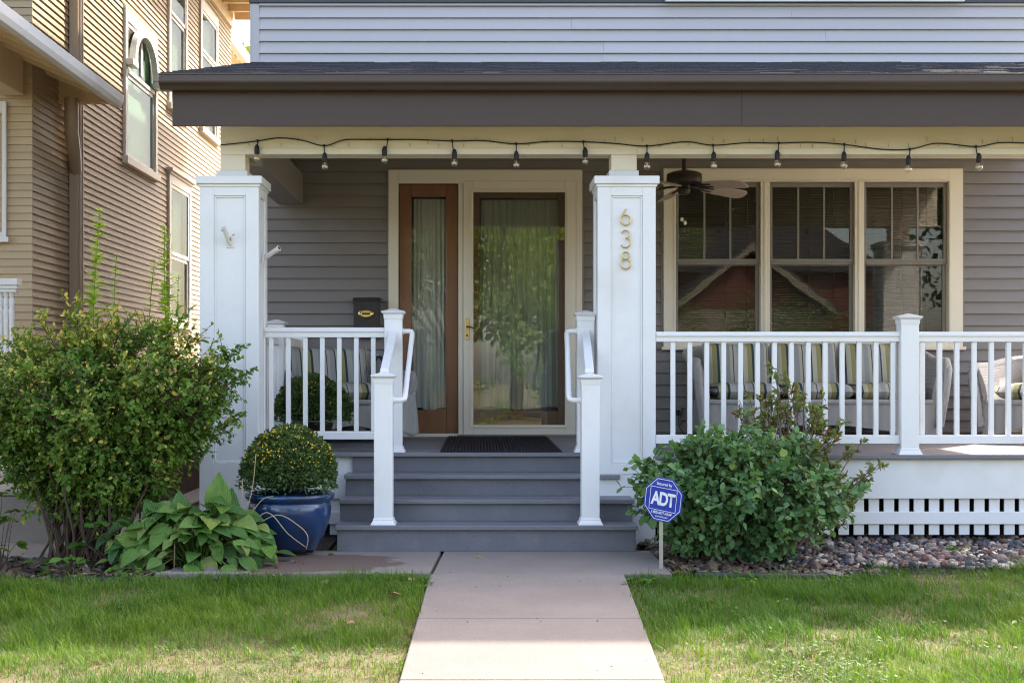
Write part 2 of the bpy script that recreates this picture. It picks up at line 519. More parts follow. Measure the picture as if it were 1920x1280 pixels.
# walkway: slabs that fall towards the street, cut apart by open joints
def walk_z(y): return .0 if y >= 7.62 else -.058*(7.62 - y)
walk = bpy.data.objects.new("walkway", None); COL.objects.link(walk); walk.location = (.22, 7.0, 0)
LOC[walk.name] = Vector((.22, 7.0, 0)); tag(walk, kind="structure")
def slab_poly(pts, name="slab", th=.10, m=None):
    b = MB(); n = len(pts)
    b.v = [(x, y, z-th) for x, y, z in pts] + [(x, y, z) for x, y, z in pts]
    b.f = [tuple(range(n-1,-1,-1)), tuple(range(n,2*n))] + [(i,(i+1)%n,(i+1)%n+n,i+n) for i in range(n)]
    b.m = [0]*len(b.f)
    return obj(name, b, m or M_concA, walk, bevel=.007)

# the apron has a damp patch where the pot is watered
M_concA = mat("walk concrete", (.208,.184,.165), .85, .13, 3.5, .35, 170, blotch=((.19,.162,.142), 1.6, .48, .3, .8), speck=.15)
M_apron = mat("damp concrete", (.208,.184,.165), .8, .13, 3.5, .35, 170, speck=.15)
def add_damp(m, c, rx, ry, dark):
    n, l = m.node_tree.nodes, m.node_tree.links
    b = n["Principled BSDF"]
    geo = n.new("ShaderNodeNewGeometry"); mp = n.new("ShaderNodeMapping"); mp.vector_type = 'POINT'
    mp.inputs['Location'].default_value = (-c[0]/rx, -c[1]/ry, 0); mp.inputs['Scale'].default_value = (1/rx, 1/ry, 0)
    l.new(geo.outputs['Position'], mp.inputs[0])
    ln = n.new("ShaderNodeVectorMath"); ln.operation = 'LENGTH'; l.new(mp.outputs[0], ln.inputs[0])
    nz = n.new("ShaderNodeTexNoise"); nz.inputs['Scale'].default_value = 5; nz.inputs['Detail'].default_value = 5
    l.new(geo.outputs['Position'], nz.inputs['Vector'])
    ad = n.new("ShaderNodeMath"); ad.operation = 'MULTIPLY_ADD'; ad.inputs[1].default_value = .9
    l.new(nz.outputs['Fac'], ad.inputs[0]); l.new(ln.outputs['Value'], ad.inputs[2])
    mr = n.new("ShaderNodeMapRange"); mr.inputs[1].default_value = 1.36; mr.inputs[2].default_value = 1.44
    mr.inputs[3].default_value = 1; mr.inputs[4].default_value = 0
    l.new(ad.outputs[0], mr.inputs[0])
    old = b.inputs['Base Color'].links[0].from_socket
    mx = n.new("ShaderNodeMix"); mx.data_type = 'RGBA'; mx.inputs[7].default_value = (*dark, 1)
    l.new(mr.outputs[0], mx.inputs[0]); l.new(old, mx.inputs[6]); l.new(mx.outputs[2], b.inputs['Base Color'])
add_damp(M_apron, (-1.02, 8.05), .62, .40, (.125,.088,.070))

YJ = 7.62                                             # front edge of the landing slab
xl, xr = PX(807, YJ), PX(1170, YJ)
slab_poly([(xl+.012, YJ+.004, 0), (1.03, YJ+.004, 0), (1.03, 8.60, 0), (PX(829,8.6)+.012, 8.60, 0)])
slab_poly([(-1.75, YJ+.02, .001), (xl-.006, YJ+.02, .001), (PX(829,8.6)-.006, 8.60, .001), (-1.35, 8.60, .001)], m=M_apron)
yj = YJ
dx = -.024
while yj > 1.5:
    y2 = yj - 1.03
    o_ = (YJ - yj) * dx; p_ = (YJ - y2) * dx
    slab_poly([(xl+p_, y2+.004, walk_z(y2)), (xr+p_, y2+.004, walk_z(y2)), (xr+o_, yj-.004, walk_z(yj)), (xl+o_, yj-.004, walk_z(yj))])
    yj = y2
# earth under the walk joints, and the planting bed
bed = MB()
bed.v = [(-4.2,7.60,-.03),(-.93,7.60,-.03),(-.93,9.6,-.0),(-4.2,9.6,-.0)]; bed.f = [(0,1,2,3)]; bed.m=[0]
struct("planting_bed", bed, M_soil)
bed2 = MB(); bed2.v = [(1.03,7.72,-.026),(2.1,7.60,-.026),(2.1,9.3,-.006),(1.03,9.3,-.006)]; bed2.f=[(0,1,2,3)]; bed2.m=[0]
struct("planting_bed", bed2, M_soil)
# concrete strip between the two houses
sd = MB().box(-3.45, -2.35, 8.35, 24, -.2, .005)
struct("side_path", sd, M_conc, bevel=.01)

# ================================================================== HOUSE
YW, YD, YC = 11.47, 9.25, 9.03
Z1, Z2, Z3, Z4 = .157, .292, .426, .554
XL, XR = PX(471, YW), 4.45
house = thing("house", (1.3, YW, 0), "grey sided house with white porch columns and brown porch roof", "house")
DX0, DX1, DZ1 = PX(747, YW), PX(1080, YW), PZ(345, YW)
WX0, WX1, WZ0, WZ1 = PX(1262, YW), PX(1780, YW), PZ(646, YW), PZ(338, YW)

wl = MB()
y0, y1 = YW + .002, YW + .16
wl.box(XL, DX0, y0, y1, -.1, 4.08)
wl.box(DX0, DX1, y0, y1, DZ1, 4.08).box(DX0, DX1, y0, y1, -.1, Z4)
wl.box(DX1, WX0, y0, y1, -.1, 4.08)
wl.box(WX0, WX1, y0, y1, WZ1, 4.08).box(WX0, WX1, y0, y1, -.1, WZ0)
wl.box(WX1, XR, y0, y1, -.1, 4.08)
wl.box(XL, XL+.15, y1, 20, -.1, 6.5).box(XR-.15, XR, y1, 20, -.1, 6.5).box(XL, XR, 19.85, 20, -.1, 6.5)
wl.box(XL, XR, y0, y1, 4.08, 6.55)
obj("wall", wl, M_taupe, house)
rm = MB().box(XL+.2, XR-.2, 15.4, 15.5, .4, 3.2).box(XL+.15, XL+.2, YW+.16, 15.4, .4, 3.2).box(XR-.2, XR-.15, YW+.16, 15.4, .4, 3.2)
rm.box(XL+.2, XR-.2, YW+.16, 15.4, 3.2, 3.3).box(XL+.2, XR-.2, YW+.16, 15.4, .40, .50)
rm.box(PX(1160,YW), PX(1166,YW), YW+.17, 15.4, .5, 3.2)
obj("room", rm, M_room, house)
# main roof, high above the picture: its eaves shade the front lawn
rf = MB()
ex0, ex1, ey0, ey1, ez = XL-.42, XR+.10, 11.15, 20.4, 6.78
cx, cy = (ex0+ex1)/2, (ey0+ey1)/2
rf.v = [(ex0,ey0,ez),(ex1,ey0,ez),(ex1,ey1,ez),(ex0,ey1,ez),(cx,ey0+3,ez+1.9),(cx,ey1-3,ez+1.9),
        (ex0,ey0,ez-.18),(ex1,ey0,ez-.18),(ex1,ey1,ez-.18),(ex0,ey1,ez-.18)]
rf.f = [(0,1,4),(1,2,5,4),(2,3,5),(3,0,4,5),(0,6,7,1),(1,7,8,2),(2,8,9,3),(3,9,6,0),(6,9,8,7)]; rf.m=[0]*9
obj("roof", rf, M_shingle, house)

# clapboards, each course one board, cut round door and window
for k in range(-1, 37):
    yb = 34.4 + 22.15*k
    zb, zt = PZ(yb, YW), PZ(yb - 22.15, YW) - .001
    if zb < Z4 - .02: zb = Z4
    if 125.5 < yb < 250: continue                       # hidden behind the porch roof
    upper = yb < 130
    segs = [(XL + (.068 if upper else .0), XR)]
    prof = [(YW, zb), (YW-.024, zb), (YW-.024, zb+.005), (YW-.004, zt), (YW, zt)]
    def cut(segs, a, b):
        out = []
        for s0, s1 in segs:
            if b <= s0 or a >= s1: out.append((s0, s1)); continue
            if a - s0 > .01: out.append((s0, a))
            if s1 - b > .01: out.append((b, s1))
        return out
    if yb > 342: segs = cut(segs, PX(737, YW), PX(1086, YW))
    if 340 < yb < 660: segs = cut(segs, PX(1252, YW), PX(1794, YW))
    rj = random.Random(k)
    for s0, s1 in segs:
        if s1 - s0 > 4 and upper:                     # long courses have a lap joint
            j = s0 + (s1 - s0) * (.35 + .4*rj.random())
            obj("siding_board", MB().prism_x(prof, s0, j), M_upper, house)
            obj("siding_board", MB().prism_x([(y-.002, z) for y, z in prof], j+.001, s1), M_upper, house)
        else:
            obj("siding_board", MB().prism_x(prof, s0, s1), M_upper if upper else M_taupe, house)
cb = MB().box(XL-.006, XL+.068, YW-.028, YW+.1, PZ(122,YW), PZ(9,YW)).box(XL+.010, XL+.052, YW-.031, YW-.027, PZ(120,YW), PZ(9,YW))
obj("corner_board", cb, M_upper, house, bevel=.003)
obj("band_board", MB().box(XL-.012, XR, YW-.045, YW, PZ(8,YW), PZ(8,YW)+.22), M_band, house, bevel=.004)
obj("channel_trim", MB().box(XL+.07, XR, YW-.030, YW-.001, PZ(12.5,YW), PZ(8.6,YW)), M_upper, house)
us = obj("upper_sill", MB().box(PX(1245,YW), PX(1803,YW), YW-.085, YW-.047, PZ(7.5,YW), PZ(-8,YW)), M_white, house, bevel=.004)

# ---------------- door set
def frame_box(mb, x0, x1, z0, z1, wl_, wr, wt, wb, y0, y1, mi=0):
    mb.box(x0, x0+wl_, y0, y1, z0, z1, mi).box(x1-wr, x1, y0, y1, z0, z1, mi)
    if wt: mb.box(x0+wl_, x1-wr, y0, y1, z1-wt, z1, mi)
    if wb: mb.box(x0+wl_, x1-wr, y0, y1, z0, z0+wb, mi)
    return mb
X = lambda p: PX(p, YW)
Z = lambda p: PZ(p, YW)
df = MB()
df.box(X(729), X(747.5), YW-.045, YW+.02, Z4, Z(319.5))
df.box(X(747.5), X(1091), YW-.045, YW+.02, Z(345), Z(319.5))
df.box(X(1079.5), X(1091), YW-.045, YW+.02, Z4, Z(345))
df.box(X(859.5), X(868), YW-.040, YW+.06, Z4, Z(345))
df.box(X(729), X(1091), YW-.052, YW-.046, Z(322.5), Z(320))
df.box(X(747.5), X(859.5), YW-.03, YW+.05, Z4, Z(812))
obj("door_frame", df, M_trim, house, bevel=.004)
jc = frame_box(MB(), X(725.5), X(1094.5), Z4, Z(316), .013, .013, .013, 0, YW-.03, YW-.001)
obj("door_channel", jc, M_sash, house)
slm = frame_box(MB(), X(748.5), X(858.5), Z(811), Z(346), X(771)-X(748.5), X(858.5)-X(837), Z(346)-Z(368), Z(769)-Z(811), YW+.0, YW+.045)
sidelight = obj("sidelight", slm, M_wood, house, bevel=.004)
obj("pane", MB().box(X(769), X(839), YW+.018, YW+.024, Z(771), Z(366)), M_pane, sidelight)
bead = frame_box(MB(), X(770), X(838), Z(770), Z(367), .008, .008, .008, .008, YW+.008, YW+.03)
obj("glazing_bead", bead, M_wood, sidelight)
sdm = frame_box(MB(), X(868.8), X(1078.8), Z(816.5), Z(340.5), X(887.6)-X(868.8), X(1078.8)-X(1058.7), Z(340.5)-Z(361.6), Z(796)-Z(816.5), YW-.05, YW-.012)
storm = obj("storm_door", sdm, M_trim, house, bevel=.005)
obj("pane", MB().box(X(886), X(1060), YW-.034, YW-.030, Z(798), Z(360)), M_storm, storm)
tr = frame_box(MB(), X(881.5), X(1064.5), Z(801), Z(355), .012, .012, .012, .012, YW-.058, YW-.0505)
obj("glazing_bead", tr, M_trim, storm, bevel=.003)
hp = MB().box(X(872.6), X(879.8), YW-.060, YW-.0505, Z(637), Z(597.5))
obj("handle_plate", hp, M_brass, storm, bevel=.003)
hl = MB().tube([(X(876), YW-.06, Z(613)), (X(876), YW-.095, Z(613)), (X(882), YW-.10, Z(613.5)), (X(889), YW-.098, Z(616))], [.007,.007,.006,.005], 8)
hl.tube([(X(876), YW-.0605, Z(629)), (X(876), YW-.068, Z(629))], .008, 10)
obj("handle", hl, M_dkbrz, storm, smooth=True)
wd = frame_box(MB(), X(881), X(1066), Z(812), Z(350), X(899)-X(881), X(1066)-X(1047), Z(350)-Z(369), Z(770)-Z(812), YW+.05, YW+.095)
door = obj("wooden_door", wd, M_wood, house, bevel=.006)
obj("pane", MB().box(X(897), X(1049), YW+.07, YW+.075, Z(772), Z(367)), M_pane, door)
obj("threshold", MB().box(X(860), X(1080), YW-.09, YW+.05, Z4, Z4+.022), M_sash, house, bevel=.004)

def curtain(name, x0, x1, z0, z1, y, label, amp, n, flare):
    rg = np.random.default_rng(int(x0*100) % 97 + 3)
    U = np.linspace(0, 1, n); T = np.linspace(0, 1, 22)
    ph = np.cumsum(rg.random(n) * .9) * 1.4
    v, f = [], []
    for j, t in enumerate(T):
        for i, u in enumerate(U):
            a = amp * (.45 + .55*t)
            q = ph[i] + .5*math.sin(3*t + u*5)
            v.append((x0 + (x1-x0)*u + .006*math.sin(q*1.7) + flare*(u-.5)*t*.12, y + a*math.sin(q) + a*.5*math.sin(q*2.3+1),
                      z1 + (z0-z1)*t + (.012*math.sin(u*9) if t == 1 else 0)))
    for j in range(21):
        for i in range(n-1): f.append((j*n+i, j*n+i+1, (j+1)*n+i+1, (j+1)*n+i))
    b = MB(); b.v, b.f, b.m = v, f, [0]*len(f)
    o = obj(name, b, M_curtain, smooth='all', recalc=False)
    return tag(o, label, "curtain")
curtain("curtain", X(902), X(1046), Z(766), Z(371), YW+.155, "pleated sheer curtain behind the glass of the front door", .019, 150, .6)
curtain("curtain", X(772), X(836), Z(767), Z(370), YW+.115, "narrow sheer curtain filling the wood framed sidelight", .013, 70, .1)

# ---------------- triple window
cs = MB()
cs.box(X(1243), X(1265.7), YW-.045, YW+.03, Z(654), Z(317.6)).box(X(1775.8), X(1802), YW-.045, YW+.03, Z(654), Z(317.6))
cs.box(X(1265.7), X(1775.8), YW-.045, YW+.03, Z(342), Z(317.6)).box(X(1265.7), X(1775.8), YW-.045, YW+.03, Z(654), Z(640.5))
cs.box(X(1424.6), X(1441.7), YW-.040, YW+.03, Z(640.5), Z(342)).box(X(1600.6), X(1618), YW-.040, YW+.03, Z(640.5), Z(342))
for a, b_ in ((1430.5,1435.5),(1606.5,1611.5)): cs.box(X(a), X(b_), YW-.049, YW-.0405, Z(640), Z(336))
cs.box(X(1239), X(1806), YW-.075, YW-.046, Z(656), Z(650))
cs = frame_box(cs, X(1262), X(1779.5), Z(644), Z(338.5), .009, .009, .009, 0, YW-.051, YW-.0455)
obj("window_frame", cs, M_trim, house, bevel=.004)
obj("window_channel", frame_box(MB(), X(1239), X(1806), Z(657), Z(313.5), .013, .013, .013, 0, YW-.03, YW-.001), M_sash, house)
for wx0, wx1 in ((1265.7,1424.6),(1441.7,1600.6),(1618,1775.8)):
    win = MB()
    a0, a1 = X(wx0)+.001, X(wx1)-.001
    frame_box(win, a0, a1, Z(495.5), Z(342.5), X(6.5)-X(0), X(6.5)-X(0), Z(0)-Z(8.5), Z(0)-Z(9), YW+.0, YW+.035)
    frame_box(win, a0, a1, Z(640), Z(495.7), X(6)-X(0), X(7)-X(0), Z(0)-Z(2), Z(0)-Z(11), YW+.02, YW+.05)
    win.box(a0, a1, YW-.012, YW-.001, Z(490), Z(485.5))
    wo_ = obj("window", win, M_sash, house, bevel=.003)
    obj("pane", MB().box(a0+.02, a1-.02, YW+.016, YW+.020, Z(488), Z(349)), M_pane, wo_)
    obj("pane", MB().box(a0+.02, a1-.02, YW+.033, YW+.037, Z(632), Z(494)), M_pane, wo_)
    for q in (1/3, 2/3):
        xm = a0 + (a1-a0)*(.04 + .92*q)
        obj("muntin", MB().box(xm-.0085, xm+.0085, YW+.004, YW+.0155, Z(486.5), Z(350.5)), M_sash, wo_, bevel=.002)
    bl = MB()
    zz = Z(640)
    while zz < Z(345):
        bl.add([(a0+.01,YW+.105,zz),(a1-.01,YW+.105,zz),(a1-.01,YW+.125,zz+.017),(a0+.01,YW+.125,zz+.017)], [(0,1,2,3)])
        zz += .021
    bo = obj("blind", bl, M_blinds, wo_, recalc=False); bo["kind"] = "stuff"
    cr = MB()
    for q in (.62, .88) if wx0 < 1300 else (.5, .8): cr.tube([(a0+(a1-a0)*q, YW+.098, Z(640)), (a0+(a1-a0)*q, YW+.098, Z(346))], .004, 5)
    obj("blind_cord", cr, M_dark, wo_)

# ---------------- porch floor
fl = MB().box(XL+.02, XR-.02, YD+.10, YW-.01, Z4-.14, Z4-.03)
fl.box(1.14, XR-.02, 9.07, YD+.099, Z4-.14, Z4-.03)
floor_ = obj("porch_floor", fl, M_dark, house)
yy = YD
first = True
while yy < YW - .02:
    d = .139
    y2 = min(yy + d, YW - .02)
    obj("deck_board", MB().box(XL-.03, XR, yy, y2-.004, Z4-.027, Z4 + random.uniform(-.0008,.0008)), M_deck, floor_, bevel=.004)
    yy += d
for a, b_ in ((8.98, 9.112),(9.116, 9.246)):
    obj("deck_board", MB().box(1.117, XR, a, b_, Z4-.027, Z4), M_deck, floor_, bevel=.004)

# ---------------- skirt with lattice
def skirt(x0, x1, y, lat_x0, lat_x1):
    s = obj("porch_skirt", MB().box(x0, x1, y, y+.03, PZ(934.6,y), Z4-.029), M_white, house, bevel=.004)
    obj("lattice_rail", MB().box(lat_x0, lat_x1, y+.006, y+.022, PZ(982.5,y), PZ(959,y)), M_white, s, bevel=.003)
    pitch = 28.33*y/FPX
    xx = lat_x0 + .01
    while xx < lat_x1:
        obj("lattice_slat", MB().box(xx, min(xx+.0665, lat_x1), y+.024, y+.036, PZ(1003,y), PZ(930,y)), M_white, s, bevel=.002)
        xx += pitch
    obj("under_porch_shade", MB().box(lat_x0, lat_x1, y+.35, y+.37, -.05, Z4-.15), M_dark, s)  # near-black sheet standing in for the shade under the porch
skirt(1.118, XR, 9.02, 1.12, XR)
skirt(-1.39, PX(662, YD), YD+.05, -1.39, PX(690, YD))

# ---------------- steps
stairs = None
tY = [8.53, 8.77, 9.01, 9.25]; tZ = [Z1, Z2, Z3]
ex = [(PX(628,8.53), PX(1196,8.53)), (PX(635,8.77), PX(1190,8.77)), (PX(645,9.01), PX(1163,9.01))]
rz0 = [0, Z1, Z2, Z3]
rx = [(PX(632,8.56), PX(1192,8.56)), (PX(638,8.8), PX(1186,8.8)), (PX(648,9.04), PX(1160,9.04)), (PX(661,9.28), PX(1117,9.28))]
for i in range(4):
    top = (tZ[i]-.0275) if i < 3 else Z4-.029
    r_ = MB().box(rx[i][0], rx[i][1], tY[i]+.03, tY[i]+.05, rz0[i], top)
    if i < 3: r_.box(rx[i][0], rx[i][0]+.02, tY[i]+.05, YD+.03, rz0[i], top).box(rx[i][1]-.02, rx[i][1], tY[i]+.05, YD+.03 if i < 2 else 9.06, rz0[i], top)
    rs = obj("step", r_, M_riser, house, bevel=.002)
    if i < 3:
        obj("tread", MB().box(ex[i][0], ex[i][1], tY[i], (tY[i+1] if i < 3 else YD)+.029, tZ[i]-.027, tZ[i]), M_deck, rs, bevel=.004) if i < 2 else \
        obj("tread", MB().box(ex[i][0], PX(1119,9.03), tY[i], YD+.029, tZ[i]-.027, tZ[i]).box(PX(1119,9.03)+.0005, ex[i][1], tY[i], 9.029, tZ[i]-.027, tZ[i]), M_deck, rs, bevel=.004)

# ---------------- columns
def column(x0, x1, zbot, panel, numerals=None):
    """square panelled pier with a cap, its plinth block and the cream post above"""
    y0, dep = YC, .37
    y1 = y0 + dep
    zt = PZ(345, YC)
    r = .014
    b = MB().box(x0+r, x1-r, y0+r, y1-r, zbot, zt)
    pz0, pz1, px0, px1 = panel
    # stiles and rails proud of the panel: front, and the side that faces the steps
    b.box(x0, px0, y0, y0+r-.0005, zbot, zt).box(px1, x1, y0, y0+r-.0005, zbot, zt)
    b.box(px0, px1, y0, y0+r-.0005, pz1, zt).box(px0, px1, y0, y0+r-.0005, zbot, pz0)
    for sx in (x0, x1-r+.0005):
        xa, xb = sx, sx+r-.0005
        b.box(xa, xb, y0+r, y0+.09, zbot, zt).box(xa, xb, y1-.09, y1, zbot, zt)
        b.box(xa, xb, y0+.09, y1-.09, pz1, zt).box(xa, xb, y0+.09, y1-.09, zbot, pz0)
    c = obj("porch_column", b, M_white, house, bevel=.003)
    mo = MB()
    frame_box(mo, px0+.001, px1-.001, pz0+.001, pz1-.001, .010, .010, .010, .010, y0+.005, y0+r-.001)
    obj("panel_moulding", mo, M_white, c, bevel=.003)
    cp = MB().box(x0-.022, x1+.022, y0-.022, y1+.022, zt+.0005, zt+.050).box(x0-.008, x1+.008, y0-.008, y1+.008, zt-.018, zt)
    obj("cap", cp, M_white, c, bevel=.004)
    xm, ym = (x0+x1)/2, (y0+y1)/2
    return c, zt + .050
def upper_post(c, pa, pb, qa, qb, zc_):
    yp = YC + .09
    obj("plinth_block", MB().box(PX(qa,yp-.02), PX(qb,yp-.02), yp-.02, yp+.19, zc_+.0005, PZ(320.5,yp)), M_nwhite, c, bevel=.004)
    obj("post", MB().box(PX(pa,yp), PX(pb,yp), yp, yp+.17, PZ(320,yp), 2.4695), M_cream, c, bevel=.004)
pz = (PZ(868,YC), PZ(367,YC))
cl, zc_ = column(PX(374,YC), PX(485,YC), -.02, (*pz, PX(401,YC), PX(460.5,YC)))
upper_post(cl, 413, 460, 405, 464, zc_)
cr_, zc_ = column(PX(1120.5,YC), PX(1229.5,YC), Z3+.0015, (*pz, PX(1145.5,YC), PX(1205,YC)))
upper_post(cr_, 1146, 1194, 1142, 1198, zc_)
obj("column_footing", MB().box(PX(1119,9.03)+.006, PX(1229,YC), YC+.003, YC+.36, -.05, Z3+.001), M_white, house)
cx_, zc_ = column(3.86, 4.23, Z4+.001, (*pz, 3.94, 4.15))
obj("post", MB().box(3.96, 4.13, YC+.09, YC+.26, zc_, 2.4695), M_cream, cx_)
# house numerals, brass rod letters standing off the panel
yn = YC - .006
def P(px, py): return (PX(px, yn), yn, PZ(py, yn))
def ring(cx, cy, r, a0=0, a1=360, n=28):
    return [P(cx + r*math.cos(R(a0+(a1-a0)*i/n)), cy + r*math.sin(R(a0+(a1-a0)*i/n))) for i in range(n + (a1-a0 < 360))]
def numeral(paths, lab):
    b = MB()
    for pts, closed in paths: b.tube(pts, .0052, 8, closed)
    c0 = paths[0][0][0]
    b.tube([(c0[0], yn, c0[2]), (c0[0], YC+.013, c0[2])], .003, 6)
    obj("numeral", b, M_brass, cr_, smooth=True, label=lab)
numeral([(ring(1173, 413, 9.3), True), ([P(1164.2, 411.5), P(1166.5, 405), P(1169.5, 399), P(1174, 391.5)], False)], "brass figure six")
numeral([(ring(1173, 440, 7.6, -150, 90, 20), False), (ring(1173, 455.5, 8.8, -90, 160, 22), False)], "brass figure three")
numeral([(ring(1173.3, 479.5, 6.8), True), (ring(1173.3, 495.5, 9.0), True)], "brass figure eight")

# ---------------- beam, fascia, gutter, roof
yB = YC + .09
beam = obj("porch_beam", MB().box(PX(413,yB), XR-.05, yB, yB+.17, 2.470, 2.86), M_cream, house, bevel=.004)
obj("beam_trim", MB().box(PX(460.5,yB), PX(1146,yB)-.002, yB-.010, yB-.0005, 2.471, PZ(278.5,yB)).box(PX(1194.5,yB), XR-.06, yB-.010, yB-.0005, 2.471, PZ(278.5,yB)), M_cream, beam, bevel=.003)
rgh = random.Random(5)
for i in range(46):
    hx = PX(425 + i*33.5 + rgh.uniform(-9,9), yB); hz = PZ(263 + rgh.uniform(-6,8), yB)
    t = rgh.uniform(-.5,.5)
    b = MB().tube([(hx, yB, hz), (hx, yB-.014, hz), (hx+.006*math.sin(t), yB-.018, hz-.012), (hx+.004, yB-.010, hz-.020), (hx, yB-.006, hz-.016)], .0022, 5)
    obj("cup_hook", b, M_hook, beam, smooth=True)
obj("porch_ceiling", MB().box(XL, XR-.05, yB+.17, YW-.001, 2.862, 2.88), M_cream, house)
obj("side_beam", MB().box(PX(569,YW)-.2, PX(569,YW), yB+.172, YW-.022, PZ(384,YW), PZ(327,YW)), M_under, house, bevel=.004)
obj("light_block_panel", MB().box(PX(569,YW)-.14, PX(569,YW)-.10, yB+.172, YW-.022, PZ(327,YW)+.001, 2.861), M_under, house)  # added panel, closes the gap so daylight does not leak in over the beam
yF = 8.80
fb = MB().box(PX(323,yF), 1.62, yF, yF+.025, PZ(236.5,yF), 2.87)
obj("fascia", MB().box(1.6215, XR, yF-.0015, yF+.0235, PZ(236.8,yF), 2.87), M_fascia, house, bevel=.002)
fn = MB()
for i in range(34):
    for q in (2.635, 2.78): fn.tube([(PX(323,yF)+.06+i*.19, yF-.0012, q), (PX(323,yF)+.06+i*.19, yF-.0045, q)], .0035, 6)
fno = obj("fascia_nails", fn, M_gutter, house); fno["kind"] = "stuff"
obj("fascia", fb, M_fascia, house, bevel=.002)
yG = 8.68
gt, gb = PZ(137.5, yG), PZ(165.5, yG)
gp = [(yF-.001, gb), (yG+.05, gb), (yG+.035, gb+.016), (yG+.028, gb+.022), (yG+.004, gb+.036), (yG, gb+.045), (yG, gt-.010), (yG-.004, gt-.008), (yG-.004, gt), (yG+.010, gt), (yG+.010, gt-.006), (yF-.001, gt-.006)]
gut = MB().prism_x(gp, PX(296.5,yG), XR)
gto = obj("gutter", gut, M_gutter, house, bevel=.0015)
obj("gutter_joint", MB().prism_x([(y-.002 if y < yF-.01 else y, z+(.001 if z > gt-.02 else -.001)) for y, z in gp], 1.05, 1.13), M_gutter, gto)
for hx_ in (-1.3,-.6,.1,.8,1.6,2.3,3.0,3.7):
    obj("gutter_screw", MB().tube([(hx_, yG-.0045, gt-.006), (hx_, yG-.008, gt-.006)], .005, 8), M_gutter, gto)
# shingles: overlapping tabs, uneven at the butts
sh = MB()
ry0, rz0_, ry1, rz1_ = 8.70, gt+.002, YW+.0, PZ(117.5,YW)
rows = 21
rs_ = random.Random(11)
for i in range(rows):
    t0, t1 = i/rows, min(1, (i+1.25)/rows)
    ya, yb_ = ry0+(ry1-ry0)*t0, ry0+(ry1-ry0)*t1
    za, zb_ = rz0_+(rz1_-rz0_)*t0, rz0_+(rz1_-rz0_)*t1
    xa = -1.955 + .16*t0
    x_ = xa
    while x_ < XR:
        wdt = rs_.choice((.12,.17,.22,.28)); x2 = min(x_+wdt, XR)
        th = rs_.uniform(.004,.011); j = rs_.uniform(-.012,.012) if i else 0
        sh.add([(x_,ya+j,za+j*.24),(x2-.003,ya+j,za+j*.24),(x2-.003,yb_,zb_),(x_,yb_,zb_),(x_,ya+j,za+th+j*.24),(x2-.003,ya+j,za+th+j*.24),(x2-.003,yb_,zb_+.002),(x_,yb_,zb_+.002)],
               [(0,3,2,1),(4,5,6,7),(0,1,5,4),(1,2,6,5),(3,0,4,7)])
        x_ = x2
rd = MB()
rd.v = [(-1.955,8.70,rz0_-.03),(XR,8.70,rz0_-.03),(XR,YW,rz1_-.03),(-1.795,YW,rz1_-.03),(-1.955,8.70,rz0_-.002),(XR,8.70,rz0_-.002),(XR,YW,rz1_-.002),(-1.795,YW,rz1_-.002)]
rd.f = [(0,3,2,1),(4,5,6,7),(0,1,5,4),(1,2,6,5),(2,3,7,6),(3,0,4,7)]; rd.m=[0]*6
proof = obj("porch_roof", rd, M_band, house)
so_ = obj("shingles", sh, M_shingle, proof); so_["kind"] = "stuff"

# ---------------- newel posts
def newel(pa, pb, y0, zb, ztop_px, name="newel_post"):
    """sleeved post: skirt at the foot, collar and pyramid cap"""
    x0, x1 = PX(pa, y0), PX(pb, y0)
    w_ = (x1-x0)/2; xc = (x0+x1)/2; yc = y0 + w_
    zt = PZ(ztop_px, y0)
    p = obj(name, MB().box(xc-w_, xc+w_, yc-w_, yc+w_, zb+.001, zt-.030), M_vinyl, house, bevel=.004, segs=3)
    f = MB()
    f.frustum(xc, yc, zb+.0005, zb+.012, w_+.020, w_+.020, w_+.016, w_+.016)
    f.frustum(xc, yc, zb+.0122, zb+.030, w_+.014, w_+.014, w_+.005, w_+.005)
    f.frustum(xc, yc, zb+.0302, zb+.040, w_+.007, w_+.007, w_+.003, w_+.003)
    obj("post_skirt", f, M_vinyl, p, bevel=.002)
    c = MB()
    c.frustum(xc, yc, zt-.062, zt-.030, w_+.003, w_+.003, w_+.006, w_+.006)
    c.frustum(xc, yc, zt-.0295, zt-.018, w_+.008, w_+.008, w_+.021, w_+.021)
    c.frustum(xc, yc, zt-.0175, zt-.011, w_+.021, w_+.021, w_+.019, w_+.019)
    c.frustum(xc, yc, zt-.0108, zt+.008, w_+.018, w_+.018, .008, .008)
    obj("cap", c, M_vinyl, p, bevel=.002)
    return xc, yc, w_
nl = newel(701, 736, 8.57, Z1, 699.5)
nr = newel(1090.5, 1124.5, 8.57, Z1, 701.5)
ul = newel(720.5, 753.5, YD+.02, Z4, 580)
ur = newel(1082.5, 1114.5, YD+.02, Z4, 583.5)
pr = newel(1690, 1723.5, 9.0, Z4, 589.5)
